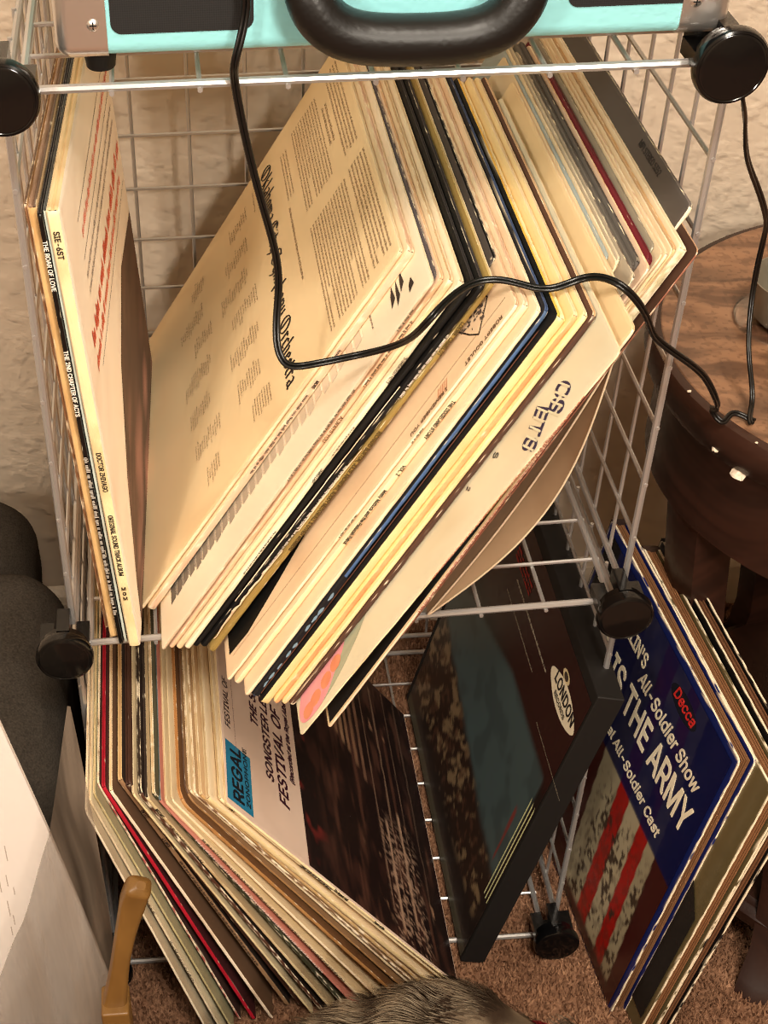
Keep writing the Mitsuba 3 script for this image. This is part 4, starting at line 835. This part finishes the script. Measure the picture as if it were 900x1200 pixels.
# ------------------------------------------------------------------ power cord
def cord():
    k = thing('power_cord', 'thin black twin power cord looping from the suitcase over the records to the wooden table', 'cord')
    hang = [(.1228, -.030, .47), (.1228, -.0300, .4287), (.1227, -.0270, .4078), (.1175, -.0300, .3884), (.1172, -.0245, .3754), (.1240, -.0200, .3351), (.1336, -.0150, .2934), (.1400, -.0100, .2541), (.1379, -.0200, .2244), (.1424, -.0300, .2129), (.1541, -.0350, .2143), (.1783, -.0350, .2185), (.2043, -.0500, .2353),
            (.2161, -.0690, .2620), (.2329, -.0525, .2670), (.2486, -.0450, .2690), (.2645, -.0490, .2690), (.2815, -.0570, .2690), (.3008, -.0560, .2740), (.3148, -.0700, .2770), (.3330, -.0660, .2560), (.3503, -.0450, .2267), (.3716, -.0350, .2062), (.3931, -.0200, .1829), (.4056, -.0100, .1640), (.4265, .026, .126), (.4470, .0730, .0880), (.4524, .0695, .0842), (.4600, .0755, .0862), (.4690, .0740, .0845), (.4745, .0690, .0838)]
    rise = [(.4715, .066, .0838), (.4720, .0720, .0845), (.4770, .0860, .0905), (.4743, .1000, .1144), (.4767, .1200, .1360), (.4782, .1300, .1633), (.4731, .1200, .1975), (.4612, .1000, .2236), (.4417, .0800, .2547), (.4230, .0600, .2842), (.4091, .0400, .3145), (.3962, .0200, .3384), (.3903, .0200, .3574), (.3853, .0300, .3697), (.375, .06, .383)]
    for nm, pts, n in (('lower_run', hang, 260), ('upper_run', rise, 120)):
        p = smooth_path(pts, n); t = np.gradient(p, axis=0); t /= np.linalg.norm(t, axis=1, keepdims=True)
        view = p - _eye; a = np.cross(t, np.array([.1, -.75, .66])); a /= np.linalg.norm(a, axis=1, keepdims=True)
        tw = np.linspace(0, 5, n)[:, None]; b = np.cross(t, a); off = (a * np.cos(.5 * np.sin(tw * 2)) + b * np.sin(.5 * np.sin(tw * 2))) * .00105
        q = part(k, nm, tube(p + off, .00115, 8), 'mat_cord', smooth=60)
        part(q, 'second_strand', tube(p - off, .00115, 8), 'mat_cord', smooth=60)
cord()

# ------------------------------------------------------------------ round wooden table
def table():
    k = thing('side_table', 'round dark wood side table with lower shelf, right of the wire rack', 'table')
    cx, cy = .641, .16
    top = lathe([(0, .0800), (.170, .0800), (.199, .0800), (.2040, .0785), (.2068, .0745), (.2080, .069), (.2078, .061), (.2060, .0545), (.2025, .0495), (.1985, .047), (.19, .046), (0, .046)], 160); top.apply_translation((cx, cy, 0))
    inl = lathe([(0, .0806), (.1975, .0806), (.1983, .0800)], 160); inl.apply_translation((cx, cy, 0))
    part(k, 'rim', top, 'mat_wood_dark', smooth=30); part(k, 'table_top', inl, 'mat_wood_top', 'mottled brown polished table top', smooth=30)
    ap = lathe([(.186, .047), (.1925, .047), (.1925, -.012), (.1915, -.016), (.1925, -.02), (.1925, -.030), (.182, -.032), (.180, .047)], 160); ap.apply_translation((cx, cy, 0)); part(k, 'apron', ap, 'mat_wood_dark', smooth=30)
    sx, sy, r = .693, .10, .218
    sh = lathe([(0, -.330), (.206, -.330), (.2085, -.3315), (.2105, -.3345), (.214, -.336), (.2178, -.3395), (.218, -.347), (.2155, -.3525), (.210, -.3555), (0, -.3555)], 160); sh.apply_translation((sx, sy, 0)); part(k, 'lower_shelf', sh, 'mat_wood_dark', smooth=30)
    for a, top_r in ((192, .17), (100, .17), (10, .17), (231, .17)):
        t = math.radians(a); d = np.array([math.cos(t), math.sin(t)]); n = np.array([-d[1], d[0]]); ms = []
        prof = [(.172, .0), (.176, -.08), (.178, -.16), (.182, -.24), (.192, -.31), (.212, -.36), (.232, FLOOR + .012), (.240, FLOOR)]
        V = []
        for i, (rr, z) in enumerate(prof):
            w = np.interp(i, [0, 4, 7], [.024, .017, .013]); h = np.interp(i, [0, 4, 7], [.016, .014, .012])
            bx, by = np.array([cx, cy]) + (np.array([sx - cx, sy - cy]) * np.clip(-z / .36, 0, 1) * .8)
            V.append([(bx + d[0] * (rr + e1 * h) + n[0] * e2 * w, by + d[1] * (rr + e1 * h) + n[1] * e2 * w, z) for e1, e2 in ((-1, -1), (1, -1), (1.25, 0), (1, 1), (-1, 1))])
        V = np.array(V).reshape(-1, 3); f = []; m = len(prof)
        for i in range(m - 1):
            for j in range(5): q = (i * 5 + j, i * 5 + (j + 1) % 5, (i + 1) * 5 + (j + 1) % 5, (i + 1) * 5 + j); f += [q]
        g = quads(V, np.array(f)); cap = trimesh.Trimesh(V[:5], [[0, 1, 2], [0, 2, 3], [0, 3, 4]], process=False)
        part(k, 'leg', cat_meshes([g, cap]), 'mat_wood_dark', smooth=25)
    rng = np.random.default_rng(4)
    for a, z, w in ((205, .0585, .0035), (211, .0495, .0055), (226, .049, .004), (193, .0800, .0014), (213, .0800, .001), (227, .0798, .0012), (238, .07, .0013)):
        t = math.radians(a); rr = .2078 if z < .075 else .2040
        pts = [(math.cos(t) * rr, math.sin(t) * rr, z)]; m = trimesh.creation.icosphere(1, w); m.vertices *= np.array([1, 1, .45]); m.vertices += rng.normal(0, w * .12, m.vertices.shape)
        m.apply_translation((cx + math.cos(t) * (rr - w * .55), cy + math.sin(t) * (rr - w * .55), z)); part(k, 'paint_chip', m, 'mat_paper', 'small white paint chip', color=vcol(m.vertices, (232, 214, 190)))
table()
def dish():
    k = thing('glass_dish', 'grey pewter dish with a clear glass saucer at the right edge of the table', 'dish')
    g = lathe([(0, .0815), (.040, .0815), (.0445, .0825), (.046, .0845), (.0445, .0838), (.040, .0832), (0, .083)], 64); g.apply_translation((.548, .196, 0)); part(k, 'saucer', g, 'mat_glass_dish', 'clear glass saucer', smooth=40)
    b = lathe([(0, .084), (.030, .084), (.034, .088), (.0385, .112), (.0395, .118), (.0385, .118), (.0365, .113), (.032, .092), (0, .089)], 64); b.apply_translation((.549, .196, 0)); part(k, 'bowl', b, 'mat_pewter', smooth=40)
dish()

# ------------------------------------------------------------------ things at the left
def cushion_chair():
    k = thing('floor_chair', 'dark charcoal fabric padded chair beside the left of the rack', 'chair')
    def puff(x0, x1, y0, y1, z0, z1, r, seed):
        m = tm(rbox(x0, x1, y0, y1, z0, z1, r, 32).refine_to_length(.012)); trimesh.smoothing.filter_taubin(m, iterations=6)
        m.vertices += (meshkit.fbm(m.vertices * 22, 3, seed)[:, None] - .5) * .006 * trimesh.geometry.mean_vertex_normals(len(m.vertices), m.faces, m.face_normals); return m
    part(k, 'backrest', puff(-.36, -.054, .16, .34, FLOOR, -.128, .05, 1), 'mat_fabric', smooth=True)
    part(k, 'seat', puff(-.36, -.016, -.085, .175, FLOOR, -.080, .050, 2), 'mat_fabric', smooth=True)
cushion_chair()
def white_board():
    k = thing('white_board', 'white cardboard panel behind the clear plastic sheet at the lower left', 'panel')
    y = -.118
    e = [(-.0720, .155), (-.0390, .030), (-.0215, -.068), (-.006, -.165), (.007, -.255), (.024, FLOOR), (-.34, FLOOR), (-.34, .155)]
    m = tm(m3.Manifold.extrude(m3.CrossSection([e], m3.FillRule.NonZero), .004).rotate((90, 0, 0)).translate((0, y, 0)))
    part(k, 'board', m, 'mat_white_board')
    rng = np.random.default_rng(2)
    for i in range(7):
        x, z = rng.uniform(-.06, -.045), rng.uniform(-.19, -.1); g = box(x, x + .0007, y - .0043, y - .0039, z, z + rng.uniform(.006, .02)); part(k, 'crease', g, 'mat_paper', color=vcol(g.vertices, (176, 164, 152)))
white_board()
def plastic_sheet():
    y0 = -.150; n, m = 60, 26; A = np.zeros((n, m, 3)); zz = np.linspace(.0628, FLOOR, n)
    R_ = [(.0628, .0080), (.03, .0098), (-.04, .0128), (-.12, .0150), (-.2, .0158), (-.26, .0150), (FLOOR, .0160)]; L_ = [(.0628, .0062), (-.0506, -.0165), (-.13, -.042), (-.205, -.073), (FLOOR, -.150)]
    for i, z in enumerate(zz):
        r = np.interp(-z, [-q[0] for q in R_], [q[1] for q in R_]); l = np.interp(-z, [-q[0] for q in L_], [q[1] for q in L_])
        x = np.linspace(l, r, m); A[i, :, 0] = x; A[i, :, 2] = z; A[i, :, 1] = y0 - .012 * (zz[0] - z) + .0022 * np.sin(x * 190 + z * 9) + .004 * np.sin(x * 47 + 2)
    v, f = grid_mesh(A); solo('plastic_sheet', quads(v, f), 'mat_film', 'clear plastic sheet with painted streak reflections leaning before the white panel at the lower left', 'plastic sheet', smooth=True)
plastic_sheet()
def oak_arm():
    k = thing('wooden_arm', 'varnished pale wooden arm on a square post in front of the lower records', 'wooden arm')
    p = smooth_path([(.0135, -.173, -.197), (.0165, -.172, -.180), (.0205, -.170, -.155), (.0262, -.168, -.125), (.0318, -.167, -.100), (.0362, -.168, -.083), (.0395, -.171, -.0745)], 40)
    t = np.gradient(p, axis=0); t /= np.linalg.norm(t, axis=1, keepdims=True); V = []
    for i in range(40):
        s = i / 39; a = np.cross(t[i], [0, 1, 0]); a /= np.linalg.norm(a); b = np.cross(a, t[i]); w = .0085 - .0022 * math.sin(PI * min(1, s * 1.3)); d = .0075
        if s > .93: w *= math.sqrt(max(.05, 1 - ((s - .93) / .075) ** 2)); d *= math.sqrt(max(.05, 1 - ((s - .93) / .075) ** 2))
        V += [p[i] + a * w * math.copysign(abs(math.cos(g)) ** .55, math.cos(g)) + b * d * math.copysign(abs(math.sin(g)) ** .55, math.sin(g)) for g in np.arange(20) * PI / 10]
    V = np.array(V).reshape(40, 20, 3); A = np.concatenate([V, V[:, :1]], 1); v, f = grid_mesh(A); c = trimesh.Trimesh(np.vstack([V[-1], V[-1].mean(0)]), [[20, j, (j + 1) % 20] for j in range(20)], process=False)
    part(k, 'arm', cat_meshes([quads(v, f), c]), 'mat_oak', smooth=45)
    part(k, 'post', tm(rbox(.0045, .0235, -.186, -.162, FLOOR, -.194, .0018, 12)), 'mat_oak', smooth=30)
    g = lathe([(0, .0006), (.003, .0006), (.0036, 0)], 20); g.apply_transform(np.array([[1, 0, 0, .0115], [0, 0, -1, -.1862], [0, 1, 0, -.222], [0, 0, 0, 1.]])); part(k, 'knot', g, 'mat_wood_dark', 'dark knot in the wood')
oak_arm()

# ------------------------------------------------------------------ the cat before the rack
def cat():
    k = thing('cat', 'grey brown tabby cat in front of the lower records, only its back in view', 'cat')
    S = lambda p, r: m3.Manifold.sphere(r, 28).translate(tuple(p))
    cx, cy = .206, -.215
    J = {'rump': (cx - .100, cy - .012, -.328, .066), 'loin': (cx - .060, cy, -.304, .064), 'mid': (cx - .010, cy, -.262, .060), 'chest': (cx + .034, cy - .004, -.234, .056), 'neck': (cx + .080, cy - .01, -.258, .044), 'head': (cx + .116, cy - .016, -.300, .043), 'snout': (cx + .150, cy - .020, -.322, .020)}
    hull = lambda a, b: m3.Manifold.batch_hull([S(a[:3], a[3]), S(b[:3], b[3])])
    P = list(J.values()); parts_ = [hull(P[i], P[i + 1]) for i in range(len(P) - 1)]
    def chain(pts): return [hull(pts[i], pts[i + 1]) for i in range(len(pts) - 1)]
    for s in (-1, 1):
        y = cy + s * .035
        parts_ += chain([(cx + .045, y, -.262, .030), (cx + .05, y, -.315, .020), (cx + .064, y, -.358, .014), (cx + .064, y, FLOOR + .012, .012), (cx + .082, y, FLOOR + .011, .011)])
        parts_ += chain([(cx - .095, y, -.325, .046), (cx - .045, y + s * .012, -.340, .026), (cx - .090, y + s * .012, -.372, .015), (cx - .060, y + s * .014, FLOOR + .012, .012), (cx - .030, y + s * .014, FLOOR + .011, .012)])
        ear = m3.Manifold.batch_hull([S((cx + .120, cy - .016 + s * .014, -.270), .010), S((cx + .114, cy - .016 + s * .034, -.274), .010), S((cx + .124, cy - .018 + s * .034, -.234), .0045)]); parts_.append(ear)
    parts_ += chain([(cx - .160, cy - .01, -.345, .020), (cx - .215, cy - .02, -.368, .015), (cx - .265, cy - .04, -.378, .013), (cx - .305, cy - .07, -.381, .011)])
    parts_.append(hull(J['rump'], (cx - .160, cy - .01, -.345, .020)))
    b = m3.Manifold.batch_boolean(parts_, m3.OpType.Add).refine_to_length(.007); m = tm(b); trimesh.smoothing.filter_taubin(m, iterations=14)
    m = trimesh.Trimesh(m.vertices, m.faces, process=True)
    def tabby(p, seed=0):
        st = np.sin(p[:, 0] * 190 + 7 * meshkit.fbm(p * 24, 2) + p[:, 2] * 40); w = np.clip(.5 + .9 * st, 0, 1)[:, None]
        ridge = np.exp(-((p[:, 1] - cy - .004) / .014) ** 2)[:, None] * (p[:, 2] > -.24)[:, None]
        c = lin((136, 120, 100)) * (1 - w) + lin((70, 57, 46)) * w; return c * (1 - .6 * ridge) + lin((44, 34, 27)) * .6 * ridge
    part(k, 'body', m, 'mat_matte', color=tabby(np.array(m.vertices)), smooth=True)
    for s in (-1, 1):
        e = trimesh.creation.icosphere(2, .0075); e.apply_translation((cx + .145, cy - .018 + s * .020, -.293)); part(k, 'eye', e, 'mat_gloss', color=vcol(e.vertices, (128, 138, 60)))
    n = trimesh.creation.icosphere(2, .006); n.apply_translation((cx + .1685, cy - .020, -.317)); part(k, 'nose', n, 'mat_gloss', color=vcol(n.vertices, (120, 72, 66)))
    rng = np.random.default_rng(7); N = 26000
    pts, fi = trimesh.sample.sample_surface(m, N * 2, seed=7); nn = m.face_normals[fi]; keep = (pts[:, 2] > -.33); pts, nn = pts[keep][:N], nn[keep][:N]; N = len(pts)
    flow = np.array([-1.0, 0, -.25]) + .7 * (np.stack([meshkit.noise(pts * 40 + q) for q in (0, 9, 21)], 1) - .5) * 2
    d = nn * .55 + flow * .7; d -= 0; d /= np.linalg.norm(d, axis=1, keepdims=True); L = rng.uniform(.010, .019, N)[:, None]; w = rng.uniform(.0004, .0007, N)[:, None]
    side = np.cross(d, nn); side /= np.linalg.norm(side, axis=1, keepdims=True) + 1e-9
    curl = d + flow * .35 - nn * .2; p0 = pts; p1 = pts + d * L * .55; p2 = p1 + curl / np.linalg.norm(curl, axis=1, keepdims=True) * L * .5
    v = np.stack([p0 - side * w, p0 + side * w, p1 - side * w * .8, p1 + side * w * .8, p2], 1).reshape(-1, 3)
    f = (np.arange(N)[:, None, None] * 5 + np.array([[0, 1, 3], [0, 3, 2], [2, 3, 4]])[None]).reshape(-1, 3)
    c = tabby(pts); tip = c * .5 + lin((206, 190, 164)) * .5; r = rng.uniform(.75, 1.25, N)[:, None]
    col = np.stack([c * r * .8, c * r * .8, c * r, c * r, tip * r], 1).reshape(-1, 3)
    part(k, 'fur', trimesh.Trimesh(v, f, process=False), 'mat_matte', 'tabby fur', color=np.clip(col, 0, 1), stuff=True)
    a = np.linspace(0, 2 * PI, 49); q0 = np.array([cx + .086, cy - .01, -.265]); nrm = np.array([.72, -.05, -.62]); nrm /= np.linalg.norm(nrm); e1 = np.cross(nrm, [0, 1, 0]); e1 /= np.linalg.norm(e1); e2 = np.cross(nrm, e1)
    ring = q0 + .0475 * (np.cos(a)[:, None] * e1 + np.sin(a)[:, None] * e2); A = np.stack([ring - nrm * .006, ring - nrm * .006 + (ring - q0) * .05, ring + nrm * .006 + (ring - q0) * .05, ring + nrm * .006], 1); v, f = grid_mesh(A)
    part(k, 'collar', quads(v, f), 'mat_paper', 'dark red collar', color=vcol(v, (128, 22, 28)), smooth=False)
cat()
